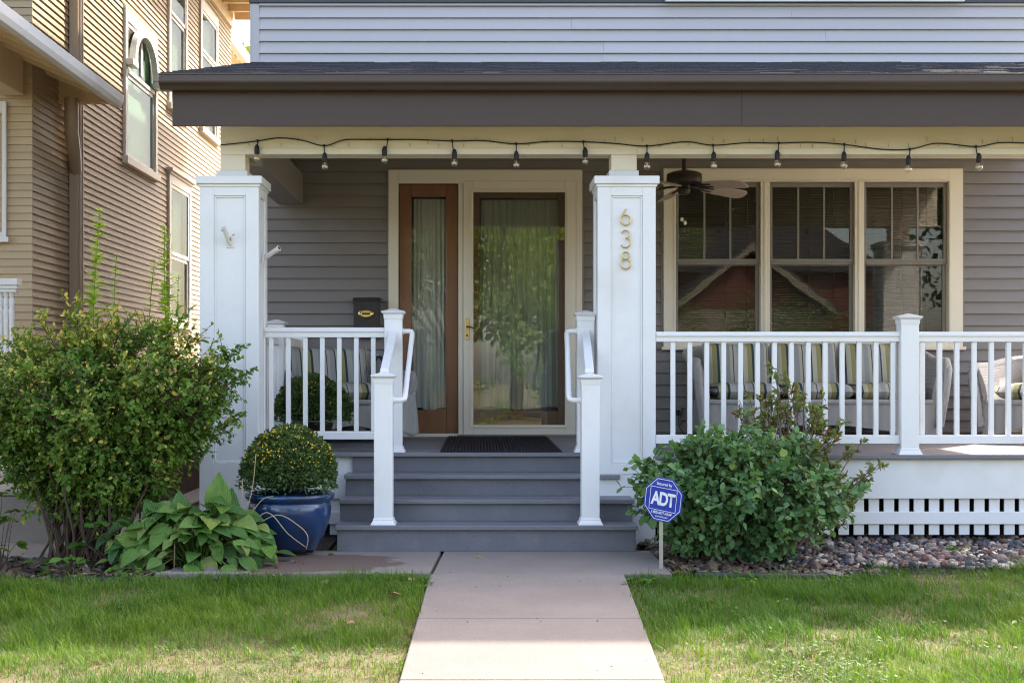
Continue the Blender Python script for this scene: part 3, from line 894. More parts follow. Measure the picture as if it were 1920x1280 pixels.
# sloping rails and bent grab rails of the stair
for (a, b_, s) in ((nl, ul, 1), (nr, ur, -1)):
    za, zb_ = PZ(703, 8.6), PZ(629, 9.27)
    y0_, y1_ = a[1]+a[2]-.004, b_[1]-b_[2]+.002
    sl_ = MB()
    w2 = .027
    for dz0, dz1, ww in ((-.045, .012, .020), (.0125, .038, .029)):
        sl_.add([(a[0]-ww,y0_,za+dz0),(a[0]+ww,y0_,za+dz0),(b_[0]+ww,y1_,zb_+dz0),(b_[0]-ww,y1_,zb_+dz0),
                 (a[0]-ww*.85,y0_,za+dz1),(a[0]+ww*.85,y0_,za+dz1),(b_[0]+ww*.85,y1_,zb_+dz1),(b_[0]-ww*.85,y1_,zb_+dz1)],
                [(0,3,2,1),(4,5,6,7),(0,1,5,4),(1,2,6,5),(2,3,7,6),(3,0,4,7)])
    obj("stair_rail", sl_, M_vinyl, house, bevel=.004)
    ya_, yb_ = a[1], b_[1]
    lo, hi = PZ(750, ya_), PZ(621, yb_)
    xo_a = a[0] + s*(a[2] + .072); xo_b = b_[0] + s*(b_[2] + .066)
    pts = [(b_[0]+s*b_[2]*.98, yb_, hi), (xo_b-s*.02, yb_, hi), (xo_b-s*.006, yb_-.004, hi-.003), (xo_b, yb_-.016, hi-.016)]
    pts += [(xo_a, ya_+.016, lo+.022), (xo_a-s*.004, ya_+.003, lo+.006), (xo_a-s*.02, ya_, lo), (a[0]+s*a[2]*.98, ya_, lo)]
    gr = MB().tube(pts, .0165, 12)
    for q, y_, z_ in ((a[0]+s*a[2], ya_, lo), (b_[0]+s*b_[2], yb_, hi)):
        gr.tube([(q+s*.0005, y_, z_), (q+s*.006, y_, z_)], .026, 14)
    obj("grab_rail", gr, M_vinyl, house, smooth=True)

# ---------------- balustrades
def railing(x0, x1, yc, t0, t1, b0, b1, bx, bw=8.6):
    zt0, zt1, zb0, zb1 = PZ(t1,yc), PZ(t0,yc), PZ(b1,yc), PZ(b0,yc)
    h = zt1 - zt0
    m = MB()
    m.prism_x([(yc-.024,zt0),(yc-.024,zt0+h*.5),(yc-.034,zt0+h*.56),(yc-.034,zt0+h*.86),(yc-.022,zt1),(yc+.022,zt1),(yc+.034,zt0+h*.86),(yc+.034,zt0+h*.56),(yc+.024,zt0+h*.5),(yc+.024,zt0)], x0, x1)
    r_ = obj("railing", m, M_vinyl, house, bevel=.002)
    m = MB()
    m.prism_x([(yc-.026,zb0),(yc-.026,zb1-.004),(yc-.020,zb1),(yc+.020,zb1),(yc+.026,zb1-.004),(yc+.026,zb0)], x0, x1)
    obj("bottom_rail", m, M_vinyl, r_, bevel=.002)
    hw = bw*yc/FPX/2
    for p in bx:
        xx = PX(p, yc)
        obj("baluster", MB().box(xx-hw, xx+hw, yc-hw, yc+hw, zb1+.0005, zt0-.0005), M_vinyl, r_, bevel=.003)
railing(PX(486,YC)-.002, ul[0]-ul[2]-.001, YD+.075, 614, 632.5, 808, 823, [509+31.85*k for k in range(7)])
railing(PX(1230.5,YC), pr[0]-pr[2]-.001, 9.06, 622, 640.5, 815, 831, [1261.5+31.7*k for k in range(14)])
railing(pr[0]+pr[2]+.001, 3.858, 9.06, 622, 640.5, 815, 831, [1729+32.3*k for k in range(10)])
# balustrade along the side of the porch, with its own post
ys0, ys1 = 9.42, YW-.03
xs_ = PX(560, 11.2) 
m = MB()
xq = -1.46
m.box(xq-.03, xq+.03, ys0, ys1, 1.27, 1.335)
sr = obj("railing", m, M_vinyl, house, bevel=.004)
obj("bottom_rail", MB().box(xq-.026, xq+.026, ys0, ys1, .615, .66), M_vinyl, sr, bevel=.004)
for k in range(17):
    yy = ys0 + .09 + k*.115
    obj("baluster", MB().box(xq-.015, xq+.015, yy-.015, yy+.015, .661, 1.269), M_vinyl, sr, bevel=.002)
sp = obj("newel_post", MB().box(xq-.056, xq+.056, 10.15, 10.262, Z4+.001, 1.42), M_vinyl, house, bevel=.004)
c = MB().frustum(xq, 10.206, 1.4205, 1.432, .07, .07, .076, .076).frustum(xq, 10.206, 1.4325, 1.452, .076, .076, .01, .01)
obj("cap", c, M_vinyl, sp, bevel=.002)
obj("wall_post", MB().box(xq-.05, xq+.05, YW-.09, YW-.021, Z4+.001, 1.40), M_vinyl, house, bevel=.004)
# electric outlet low on the wall
ob = MB().box(X(1262), X(1277), YW-.028, YW-.0195, Z(795), Z(762))
oo = obj("outlet_box", ob, M_sash, house, bevel=.003)
obj("plug", MB().box(X(1266), X(1273), YW-.06, YW-.0285, Z(778), Z(768)).tube([(X(1270),YW-.05,Z(776)),(X(1272),YW-.06,Z(800)),(X(1280),YW-.08,Z(815)),(X(1268),YW-.10,Z4+.006)], .004, 6), M_rubber, oo, bevel=.002)

# ================================================================== NEIGHBOUR'S HOUSE
XN, YN0, YN1 = -3.79, 12.0, 21.6
nb = thing("house", (XN-2, YN0, 0), "tan clapboard house next door with cream trimmed windows", "house")
NWIN = [  # y0, y1, z0, z1
    (15.06, 16.57, 3.33, 4.95), (17.19, 18.28, 4.30, 6.12), (19.14, 20.42, 4.35, 6.12), (17.19, 18.48, 1.66, 3.50)]
core = MB().box(XN-.42, XN-.40, YN0+.1, YN1, 0, 6.4).box(XN-6, XN, YN1-.1, YN1, 0, 6.4).box(XN-6, XN-.003, YN0+.003, YN0+.1, .0, 6.4)
core.box(XN-.4, XN-.003, YN0+.1, YN1-.1, .25, .30)
obj("wall", core, M_tan, nb)
pit = 14.25*12/FPX
zk = lambda k: PZ(485 + 14.25*k, 12.0)
for k in range(-66, 15):
    zb, zt = zk(k), zk(k-1) - .0005
    if zb > 6.3: continue
    segs = [(YN0+.002, YN1)]
    for (a, b_, c0, c1) in NWIN:
        if zb > c0 - .05 and zt < c1 + .05: segs = cut(segs, a+.02, b_-.02)
    for s0, s1 in segs:
        obj("clapboard", MB().prism_y([(XN, zb), (XN+.016, zb), (XN+.016, zb+.004), (XN+.0035, zt), (XN, zt)], s0, s1), M_tan, nb)
    if zb < 4.5:
        obj("clapboard", MB().prism_x([(YN0, zb), (YN0-.016, zb), (YN0-.016, zb+.004), (YN0-.0035, zt), (YN0, zt)], XN-1.6, XN+.0155), M_tan, nb)
def nwindow(y0, y1, z0, z1, meet, back, hood=False):
    f = MB(); cw, pr_ = .105, .040
    f.box(XN-.03, XN+pr_, y0, y0+cw, z0, z1).box(XN-.03, XN+pr_, y1-cw, y1, z0, z1)
    f.box(XN-.03, XN+pr_, y0+cw, y1-cw, z1-.14, z1).box(XN-.03, XN+pr_+.03, y0-.03, y1+.03, z0-.05, z0+.03)
    w_ = obj("window", f, M_ntrim, nb, bevel=.004)
    a, b_ = y0+cw, y1-cw; t, bo = z1-.14, z0+.03
    s = MB()
    for (q0, q1, xx) in ((meet, t, XN+.030), (bo, meet, XN+.016)):
        s.box(xx-.025, xx, a, a+.045, q0, q1).box(xx-.025, xx, b_-.045, b_, q0, q1).box(xx-.025, xx, a+.045, b_-.045, q1-.045, q1).box(xx-.025, xx, a+.045, b_-.045, q0, q0+.045)
    obj("sash", s, M_nwhite, w_, bevel=.003)
    obj("pane", MB().box(XN+.018, XN+.022, a+.03, b_-.03, meet+.02, t-.02), M_npane, w_)
    obj("pane", MB().box(XN+.003, XN+.007, a+.03, b_-.03, bo+.02, meet-.02), M_npane, w_)
    obj("blind", MB().box(XN-.055, XN-.05, a-.03, b_+.03, bo-.02, t+.02), back, w_)
    if hood:
        obj("head_cap", MB().box(XN+.001, XN+pr_+.05, y0-.06, y1+.06, z1+.0005, z1+.04).box(XN+.001, XN+pr_+.02, y0-.03, y1+.03, z1-.03, z1), M_ntrim, w_, bevel=.004)
    return w_, a, b_
M_shade = mat("brown roller shade", (.20,.155,.115), .8, .08, 4)
M_pale  = mat("pale blind", (.30,.36,.28), .8, .05, 4)
M_dkbl  = mat("dark insect screen", (.03,.03,.03), .8, .1, 20)
w1, a_, b_ = nwindow(*NWIN[0], 4.27, M_pale)
mu = MB().box(XN+.0225, XN+.034, (a_+b_)/2-.045, (a_+b_)/2+.045, 4.35, 4.81)
obj("mullion", mu, M_nwhite, w1, bevel=.003)
ar = MB(); n = 22
for i in range(n+1):
    t = math.pi*i/n
    for rr, rz_ in ((.58,.45),(.49,.37)):
        for xx in (XN+.036, XN+.10):
            ar.v.append((xx, 15.82 - rr*math.cos(t), 4.40 + rz_*math.sin(t)))
for i in range(n):
    o = i*4
    for q in ((0,1),(1,3),(3,2),(2,0)):
        ar.f.append((o+q[0], o+q[1], o+4+q[1], o+4+q[0])); ar.m.append(0)
ar.f += [(0,2,3,1), (n*4,n*4+1,n*4+3,n*4+2)]; ar.m += [0,0]
obj("arch_hood", ar, M_nwhite, w1, smooth=True)
ld = MB().box(XN+.036, XN+.115, 15.08, 15.31, 4.33, 4.399)
obj("hood_bracket", ld, M_nwhite, w1, bevel=.004)
obj("hood_bracket", MB().box(XN+.036, XN+.115, 16.33, 16.56, 4.33, 4.399), M_nwhite, w1, bevel=.004)
nwindow(*NWIN[1], 5.44, M_shade)
nwindow(*NWIN[2], 5.42, M_shade)
nwindow(*NWIN[3], 2.50, M_dkbl, True)
# down pipe with ribs
dp = MB().box(XN+.02, XN+.10, 13.05, 13.25, .28, 6.25)
for q in (13.09, 13.14, 13.19): dp.box(XN+.1003, XN+.108, q, q+.02, .28, 6.25)
obj("downspout", dp, M_tandk, nb, bevel=.006)
el = MB().tube([(-3.62,12.60,3.50),(-3.62,12.60,3.34),(-3.635,12.66,3.22),(-3.66,12.82,3.08),(-3.70,13.0,2.97),(-3.715,13.08,2.92)], [.062,.062,.06,.058,.056,.05], 10)
obj("downspout_elbow", el, M_tandk, nb, smooth=True)
# front porch of the neighbour: roof edge, rafters, beam
XE = -3.30
pr2 = MB()
pr2.add([(XE-.02,6,3.575),(XE-.02,12.87,3.575),(-7.5,12.87,5.35),(-7.5,6,5.35),(XE-.02,6,3.60),(XE-.02,12.87,3.60),(-7.5,12.87,5.38),(-7.5,6,5.38)],
        [(0,3,2,1),(4,5,6,7),(0,1,5,4),(1,2,6,5),(2,3,7,6),(3,0,4,7)])
npr = obj("porch_roof", pr2, M_shingle, nb)
sh2 = MB()
rq = random.Random(3)
for i in range(60):
    yy = 6.2 + i*.112
    sh2.box(XE-.10, XE+.012+rq.uniform(-.006,.006), yy, yy+.105, 3.604, 3.612+rq.uniform(0,.012))
s2 = obj("shingles", sh2, M_shingle, npr); s2["kind"] = "stuff"
obj("gutter", MB().prism_y([(XE,3.46),(XE+.055,3.46),(XE+.075,3.50),(XE+.085,3.565),(XE+.075,3.572),(XE+.065,3.56),(XE,3.56)], 6, 12.86), M_white, npr, bevel=.003)
obj("soffit", MB().prism_y([(XE-.03,3.572),(-7,5.13),(-7,5.11),(XE-.03,3.552)], 6, 12.86).box(XE-.029, XE-.002, 6, 12.86, 3.47, 3.574), M_nsoff, npr)
for i in range(14):
    yy = 6.4 + i*.46
    obj("rafter", MB().prism_y([(XE-.031,3.550),(-6.9,5.06),(-6.9,4.98),(XE-.031,3.475)], yy, yy+.06), M_nsoff, npr, bevel=.004)
obj("end_board", MB().prism_y([(-3.97,3.487),(XE-.031,3.487),(XE-.031,3.549),(-3.97,3.80)], 12.76, 12.855), M_nsoff, npr, bevel=.006)
obj("beam", MB().box(-4.02, -3.84, 6, 11.97, 3.40, 3.7395), M_nsoff, npr, bevel=.005)
fw = MB()
frame_box(fw, -4.9, -3.985, 2.20, 3.35, .10, .035, .1, .05, YN0-.045, YN0-.0165)
fw.box(-4.93, -3.955, YN0-.075, YN0-.0455, 2.165, 2.21)
obj("window", fw, M_nwhite, nb, bevel=.004)
# balustrade of the neighbour's porch
nbz1, nbz0 = 1.79, 1.70
yb_ = 11.0
bal = MB().box(-5.5, PX(37,yb_), yb_-.06, yb_+.06, 1.745, 1.795).box(-5.5, PX(35,yb_), yb_-.045, yb_+.045, 1.715, 1.7445).box(-5.5, PX(33,yb_), yb_-.035, yb_+.035, 1.69, 1.7145)
br = obj("balustrade", bal, M_nwhite, nb, bevel=.004)
prof = [(.024,0),(.024,.12),(.014,.13),(.02,.15),(.025,.25),(.017,.38),(.022,.58),(.024,.60),(.016,.62),(.021,.64),(.021,.69),(.013,.70),(.022,.72),(.022,.74)]
for k in range(9):
    obj("baluster", MB().lathe(prof, (PX(22-10.6*k, yb_), yb_, .95), 12), M_nwhite, br, smooth=True)
obj("porch_base", MB().box(-7, PX(30,yb_), yb_-.1, YN0-.02, .30, .95), M_nsoff, nb)
# main eave
ev = MB().box(XN-6, XN+.62, 9, YN1+.5, 6.56, 6.62)
ne = obj("eave", ev, M_nsoff, nb)
obj("frieze", MB().box(XN+.001, XN+.04, 9, YN1, 6.28, 6.559), M_nsoff, ne, bevel=.004)
for i in range(26):
    yy = 9.2 + i*.5
    obj("rafter", MB().box(XN+.041, XN+.56, yy, yy+.07, 6.44, 6.5595), M_nsoff, ne, bevel=.004)
obj("gutter", MB().box(XN+.561, XN+.68, 9, YN1+.5, 6.48, 6.60), M_nwhite, ne, bevel=.01)
# lower wing at the rear
wg = MB().box(-7, -4.15, YN1+.001, 26.5, .0, 6.2)
ww = obj("rear_wing", wg, M_nsoff, nb)
obj("gutter", MB().box(-3.90, -3.79, YN1+.02, 26.6, 6.10, 6.26).box(-3.87, -3.80, YN1+.02, 26.6, 6.262, 6.30), M_nwhite, ww, bevel=.01)
obj("soffit", MB().box(-4.149, -3.902, YN1+.02, 26.6, 6.08, 6.10), M_nsoff, ww)

# low wall holding the neighbour's ground
tw = MB().box(-9, -2.62, 8.95, 27, -.1, .30)
tr_ = struct("terrace", tw, M_concd, bevel=.02)
tp = MB().box(-8.98, -2.63, 8.94, 26.9, .302, .33)
struct("terrace_path", tp, M_conc, bevel=.008)
obj("shaded_wall_side", MB().box(-2.6195, -2.60, 9.2, 26.9, -.05, .29), M_wallshade, tr_, bevel=.004)  # side of the same low wall, its shade put into the brown

# ================================================================== THINGS ON THE PORCH
# ---- ceiling fan
YFN = 10.5
fx = PX(1283, YFN)
fan = thing("ceiling_fan", (fx, YFN, 2.86), "dark bronze ceiling fan with weathered blades under the porch ceiling", "ceiling fan")
def L(name, mb, m, par, **k): return obj(name, mb, m, par, local=True, **k)
zf = lambda py: PZ(py, YFN) - 2.86
L("rod", MB().tube([(0,0,-.001),(0,0,zf(318))], .017, 12).lathe([(.06,-.001),(.06,-.02),(.03,-.05),(.017,-.055)], (0,0,0), 20), M_dkbrz, fan, smooth=True)
zt_, zb_ = zf(318), zf(346)
L("motor", MB().lathe([(.017,zt_),(.035,zt_-.004),(.055,zt_-.010),(.10,zt_-.020),(.126,zt_-.032),(.131,zt_-.045),(.127,zt_-.052),(.131,zt_-.060),(.131,zb_+.018),(.126,zb_+.008),(.105,zb_),(.04,zb_-.004),(.04,zb_-.02),(.0,zb_-.02)], (0,0,0), 32), M_dkbrz, fan, smooth=True)
L("switch_housing", MB().lathe([(.0,zb_-.0205),(.040,zb_-.0205),(.047,zb_-.03),(.047,zb_-.055),(.040,zb_-.072),(.0,zb_-.076)], (0,0,0), 24), M_dkbrz, fan, smooth=True)
for k, a in enumerate((26, 98, 170, 242, 314)):
    ca, sa = math.cos(R(a)), math.sin(R(a))
    def T(r_, c_, z_): return (r_*ca - c_*sa, r_*sa + c_*ca, z_)
    outl = [(.19,.050),(.30,.062),(.48,.066),(.525,.058),(.545,.035),(.55,0),(.545,-.035),(.525,-.058),(.48,-.066),(.30,-.062),(.19,-.050)]
    zz = lambda r_, c_: zb_ - .012 - .035*(r_-.15)/.4 - c_*.30
    b = MB(); n = len(outl)
    b.v = [T(r_, c_, zz(r_, c_)) for r_, c_ in outl] + [T(r_, c_, zz(r_, c_)-.007) for r_, c_ in outl]
    b.f = [tuple(range(n)), tuple(range(2*n-1,n-1,-1))] + [(i,i+n,(i+1)%n+n,(i+1)%n) for i in range(n)]; b.m=[0]*len(b.f)
    bl = L("blade", b, M_blade, fan, bevel=.002)
    arm = MB()
    arm.tube([T(.06,0,zb_-.012),T(.12,0,zb_-.020),T(.17,.018,zz(.17,.018)-.012),T(.25,.024,zz(.25,.024)-.012)], [.010,.009,.008,.005], 8)
    arm.tube([T(.12,0,zb_-.020),T(.17,-.018,zz(.17,-.018)-.012),T(.25,-.024,zz(.25,-.024)-.012)], [.009,.008,.005], 8)
    o = L("blade_iron", arm, M_dkbrz, bl, smooth=True); o["kind"] = "stuff"
for dx_, ln in ((-.020, .20), (.003, .225)):
    c = MB().tube([(dx_,-.02,zb_-.06),(dx_,-.02,zb_-.06-ln)], .0016, 5)
    ch = L("pull_chain", c, M_dkbrz, fan)
    bm_ = MB().lathe([(.0,-.016),(.009,-.012),(.013,0),(.009,.012),(.0,.016)], (dx_,-.02,zb_-.06-ln), 12)
    L("pull_knob", bm_, M_trim, ch, smooth=True)

# ---- string of lights along the beam
ys_ = yB - .022
strg = thing("string_lights", (PX(1100, ys_), ys_, PZ(268, ys_)), "black festoon cord with twelve clear bulbs hung along the cream beam", "string lights")
knots = [(413,272),(445,269),(483,264.5),(523,259),(565,263),(608,273.5),(646,262.5),(690,262),(727,262),(780,262),(848,264.5),(905,264),(968,270),(1030,265.5),(1094,266),(1150,269),(1213,274),(1285,266),(1337,272.5),(1400,268),(1460,268.5),(1520,267),(1583,271),(1650,280),(1706,280),(1757,269),(1830,275),(1872,268),(1915,268),(1980,272),(2060,266)]
def catmull(ps, n=6):
    out = []
    for i in range(len(ps)-1):
        p0, p1, p2, p3 = ps[max(i-1,0)], ps[i], ps[i+1], ps[min(i+2,len(ps)-1)]
        for k in range(n):
            t = k/n
            out.append(tuple(.5*((2*p1[j])+(-p0[j]+p2[j])*t+(2*p0[j]-5*p1[j]+4*p2[j]-p3[j])*t*t+(-p0[j]+3*p1[j]-3*p2[j]+p3[j])*t**3) for j in range(len(p1))))
    out.append(tuple(ps[-1])); return out
obj("cord", MB().tube([(PX(a,ys_), ys_, PZ(b_,ys_)) for a, b_ in catmull(knots)], .0042, 6), M_rubber, strg, smooth='all')
M_fil = mat("bulb filament post", (.55,.42,.25), .5, .05, 20)
bulbs = [(483,264.5,482,305),(608,273.5,609,320),(727,262,721,308),(848,264.5,852,313.5),(968,270,968,317),(1094,266,1097,310.5),(1213,274,1213,319.5),(1337,272.5,1338,318.5),(1460,268.5,1457,315.5),(1583,271,1582,318),(1706,280,1703,325),(1830,275,1835,321)]
for a, b_, c_, d_ in bulbs:
    x0_, z0_ = PX(a,ys_), PZ(b_,ys_)
    xb, zb_ = PX(c_,ys_), PZ(d_,ys_)
    hh = 18*ys_/FPX                                    # bulb length
    s = MB().tube([(x0_, ys_, z0_+.008), (x0_, ys_, z0_-.008)], [.0085,.0075], 8)
    s.tube([(x0_, ys_, z0_-.006), ((x0_*.4+xb*.6), ys_-.004, (z0_*.5+zb_*.5)), (xb, ys_-.006, zb_+hh+.052)], .0038, 6)
    s.lathe([(.004,.062),(.010,.056),(.0165,.040),(.0165,.004),(.0145,0),(.0,0)], (xb, ys_-.006, zb_+hh-.008), 14)
    so_ = obj("socket", s, M_rubber, strg, smooth=True); so_["kind"] = "stuff"
    g_ = MB().lathe([(.012,hh-.010),(.014,hh-.016),(.020,hh*.55),(.0215,hh*.38),(.019,hh*.18),(.012,.005),(.0,0)], (xb, ys_-.006, zb_), 16)
    obj("bulb", g_, M_bulb, so_, smooth='all')
    f_ = MB().tube([(xb,ys_-.006,zb_+hh-.01),(xb,ys_-.006,zb_+hh*.5)], [.006,.003], 6).tube([(xb-.006,ys_-.006,zb_+hh*.30),(xb-.003,ys_-.006,zb_+hh*.62),(xb+.003,ys_-.006,zb_+hh*.30),(xb+.006,ys_-.006,zb_+hh*.62)], .0018, 4)
    fo = obj("filament", f_, M_fil, so_, smooth=True); fo["kind"] = "stuff"

# ---- mailbox
mb_ = thing("mailbox", (PX(686.5,YW), YW-.02, PZ(633,YW)), "dark brown wall mailbox with a brass oval, beside the wooden sidelight", "mailbox")
x0_, x1_ = PX(663,YW-.1), PX(710.5,YW-.1)
obj("body", MB().prism_x([(YW-.0195,PZ(633,YW)),(YW-.105,PZ(633,YW)),(YW-.115,PZ(570,YW)),(YW-.0195,PZ(563,YW))], x0_, x1_), M_mbox, mb_, bevel=.004)
obj("lid", MB().prism_x([(YW-.0195,PZ(562.5,YW)),(YW-.116,PZ(569,YW)),(YW-.122,PZ(572,YW)),(YW-.122,PZ(568,YW)),(YW-.11,PZ(562,YW)),(YW-.06,PZ(558.5,YW)),(YW-.0195,PZ(558,YW))], x0_-.006, x1_+.006), M_mbox, mb_, bevel=.003)
ov = MB()
cx0, cz0 = PX(686.5,YW-.11), PZ(588,YW-.11)
rx_, rzz = 14.5*YW/FPX, 8.3*YW/FPX
for q, yy in ((1.0, YW-.1145), (1.0, YW-.122), (.84, YW-.126), (.74, YW-.121), (.0, YW-.120)):
    for k in range(28): ov.v.append((cx0+rx_*q*math.cos(2*math.pi*k/28), yy, cz0+rzz*q*math.sin(2*math.pi*k/28)))
for i in range(4):
    for k in range(28): ov.f.append((i*28+k, i*28+(k+1)%28, i*28+28+(k+1)%28, i*28+28+k)); ov.m.append(0)
obj("oval_plate", ov, M_brass, mb_, smooth=True)
obj("slot", MB().box(cx0-rx_*.5, cx0+rx_*.5, YW-.124, YW-.1205, cz0-.008, cz0+.006), M_dkbrz, mb_, bevel=.002)

# ---- flag pole holders on the near pier
def holder(loc, d, label):
    t = thing("flag_holder", loc, label, "flag holder", "flag pole holders on the porch column")
    d = Vector(d).normalized()
    return t, d
t, d = holder((PX(431,YC), YC+.0135, PZ(459,YC)), (-.20,-.55,.82), "rusty white flag pole holder on the front panel of the porch column")
L("base_plate", MB().box(-.026,.026,-.006,0,-.018,.022), M_nwhite, t, bevel=.003)
L("tube", MB().tube([d*.0+Vector((0,-.006,0)), d*.03+Vector((0,-.006,0)), d*.135+Vector((0,-.006,0))], [.010,.0165,.0165], 14).tube([Vector((0,-.006,0))+d*.137, Vector((0,-.006,0))+d*.1375], .012, 12), M_nwhite, t, smooth=True)
L("thumb_screw", MB().tube([(.02,-.05,.055),(.036,-.055,.062)], .004, 6).tube([(-.030,-.07,.085),(-.045,-.075,.085)], .006, 6), M_hook, t, kind="stuff")
M_rust = mat("rusted white paint", (.42,.22,.10), .8, .4, 60)
L("rust_stain", MB().tube([Vector((.008,-.006,0))+d*.03, Vector((.012,-.006,0))+d*.055], [.010,.012], 8), M_rust, t, smooth=True)
t, d = holder((PX(485,YC)+.0005, YC+.19, PZ(482,YC+.1)), (.80,-.35,.48), "white flag pole holder on the side of the porch column, facing the steps")
L("base_plate", MB().box(0,.006,-.022,.022,-.03,.03), M_nwhite, t, bevel=.003)
L("tube", MB().tube([Vector((.006,0,0)), Vector((.006,0,0))+d*.03, Vector((.006,0,0))+d*.125], [.011,.0165,.0165], 14).tube([Vector((.006,0,0))+d*.120, Vector((.006,0,0))+d*.128], .019, 14), M_nwhite, t, smooth=True)
L("bore", MB().tube([Vector((.006,0,0))+d*.1285, Vector((.006,0,0))+d*.129], .0125, 12), M_dkbrz, t)

# ---- doormats
def doormat(y0, y1, label, z=Z4):
    x0, x1 = -.262, .538
    t = thing("doormat", ((x0+x1)/2, (y0+y1)/2, z), label, "doormat", "doormats before the front door")
    w_, d_ = (x1-x0)/2, (y1-y0)/2
    L("backing", MB().box(-w_, w_, -d_, d_, .0015, .007), M_mat, t, bevel=.003)
    rb = MB(); n = 36
    for i in range(n):
        xx = -w_ + .012 + (2*w_-.024)*i/n
        for j in range(6):
            ya = -d_ + .01 + (2*d_-.02)*j/6
            rb.frustum(xx+.006, ya+(2*d_-.02)/12, .0072, .016, .007, (2*d_-.02)/12-.006, .004, (2*d_-.02)/12-.009)
    L("ribs", rb, M_mat, t, kind="stuff")
doormat(9.275, 10.31, "ribbed brown doormat at the head of the steps")
doormat(10.33, 11.36, "ribbed brown doormat lying against the front door")

# ---- wicker furniture
def pillow(w_, h_, t_, n=14, p=5):
    b = MB()
    for s in (1, -1):
        o = len(b.v)
        for i in range(n+1):
            for j in range(n+1):
                u, v = -1 + 2*i/n, -1 + 2*j/n
                k = ((1-abs(u)**p) * (1-abs(v)**p))
                q = 1 - .04*(abs(v)**2)*(1-abs(u)) - .0
                b.v.append((u*w_/2*(1-.03*(1-abs(v))), s*t_/2*max(k,0)**.42, v*h_/2*q))
        for i in range(n):
            for j in range(n):
                f = (o+i*(n+1)+j, o+(i+1)*(n+1)+j, o+(i+1)*(n+1)+j+1, o+i*(n+1)+j+1)
                b.f.append(f if s < 0 else f[::-1]); b.m.append(0)
    return b
def moved(b, M):
    b.v = [tuple(M @ Vector(p)) for p in b.v]; return b
def wicker_seat(name, W, D, nc, loc, rz, label, cat, group, back_h=.74, arm_h=.60):
    t = thing(name, loc, label, cat, group, R(rz))
    # the path of the back and arms in plan
    path = []
    r_ = .22
    for y in np.linspace(-D/2+.06, D/2-r_, 7): path.append((-W/2, y))
    for a in np.linspace(180, 90, 7)[1:]: path.append((-W/2+r_+r_*math.cos(R(a)), D/2-r_+r_*math.sin(R(a))))
    for x in np.linspace(-W/2+r_, W/2-r_, 9)[1:]: path.append((x, D/2))
    for a in np.linspace(90, 0, 7)[1:]: path.append((W/2-r_+r_*math.cos(R(a)), D/2-r_+r_*math.sin(R(a))))
    for y in np.linspace(D/2-r_, -D/2+.06, 7)[1:]: path.append((W/2, y))
    n = len(path); zs = [0.0, .25, .5, .75, 1.0]
    def hgt(i):
        y = path[i][1]; u = (y + D/2)/D
        return arm_h + (back_h-arm_h)*max(0, min(1, (u-.35)/.6))**1.3
    b = MB(); K = len(zs)
    tops = []
    for side in (0, 1):
        for i, (x, y) in enumerate(path):
            px_, py_ = path[max(i-1,0)]; qx, qy = path[min(i+1,n-1)]
            tx, ty = qx-px_, qy-py_; l_ = math.hypot(tx, ty); nx_, ny_ = -ty/l_, tx/l_
            if nx_*x + ny_*(y-0) < 0 and abs(x) > .05: nx_, ny_ = -nx_, -ny_
            if abs(x) <= .05 or y > D/2-.01: nx_, ny_ = 0, 1
            for zq in zs:
                z = .27 + (hgt(i)-.27)*zq
                fl = .075*zq**2
                # the front of each arm sweeps down
                off = fl - (.035 if side else 0)
                b.v.append((x+nx_*off, y+ny_*off, z))
            if side == 0: tops.append((x+nx_*.070, y+ny_*.070, hgt(i)))
    S = n*K
    for i in range(n-1):
        for k in range(K-1):
            b.f.append((i*K+k,(i+1)*K+k,(i+1)*K+k+1,i*K+k+1)); b.f.append((S+i*K+k,S+i*K+k+1,S+(i+1)*K+k+1,S+(i+1)*K+k)); b.m += [0,0]
    for i in (0, n-1):
        for k in range(K-1): b.f.append((i*K+k, i*K+k+1, S+i*K+k+1, S+i*K+k)); b.m.append(0)
    L("back_and_arms", b, M_wicker, t, smooth=True)
    f0, f1 = tops[0], tops[-1]
    roll = [(f0[0]-.055, f0[1]-.02, .30), (f0[0]-.015, f0[1]-.035, .42), (f0[0]+.0, f0[1]-.04, f0[2]-.06)] + tops + [(f1[0]-.0, f1[1]-.04, f1[2]-.06), (f1[0]+.015, f1[1]-.035, .42), (f1[0]+.055, f1[1]-.02, .30)]
    roll[0] = (f0[0]+.055, f0[1]-.02, .12); roll[1] = (f0[0]+.02, f0[1]-.035, .36)
    roll[-1] = (f1[0]-.055, f1[1]-.02, .12); roll[-2] = (f1[0]-.02, f1[1]-.035, .36)
    L("rolled_edge", MB().tube(roll, .034, 10), M_wicker, t, smooth=True)
    sk = MB(); m = 16
    xs2 = np.linspace(-W/2+.03, W/2-.03, m+1)
    arch = [.06 + .07*math.sin(math.pi*i/m)**2 for i in range(m+1)]
    for yy in (-D/2+.05, -D/2+.08):
        for i in range(m+1): sk.v += [(xs2[i], yy, arch[i]), (xs2[i], yy, .30)]
    q = 2*(m+1)
    for i in range(m):
        sk.f += [(2*i,2*i+2,2*i+3,2*i+1), (q+2*i,q+2*i+1,q+2*i+3,q+2*i+2), (2*i,q+2*i,q+2*i+2,2*i+2), (2*i+1,2*i+3,q+2*i+3,q+2*i+1)]; sk.m += [0]*4
    sk.box(-W/2+.0, -W/2+.03, -D/2+.05, D/2-.1, .06, .30).box(W/2-.03, W/2, -D/2+.05, D/2-.1, .06, .30).box(-W/2+.1, W/2-.1, D/2-.04, D/2-.01, .06, .30)
    L("skirt", sk, M_wicker, t, kind="stuff")
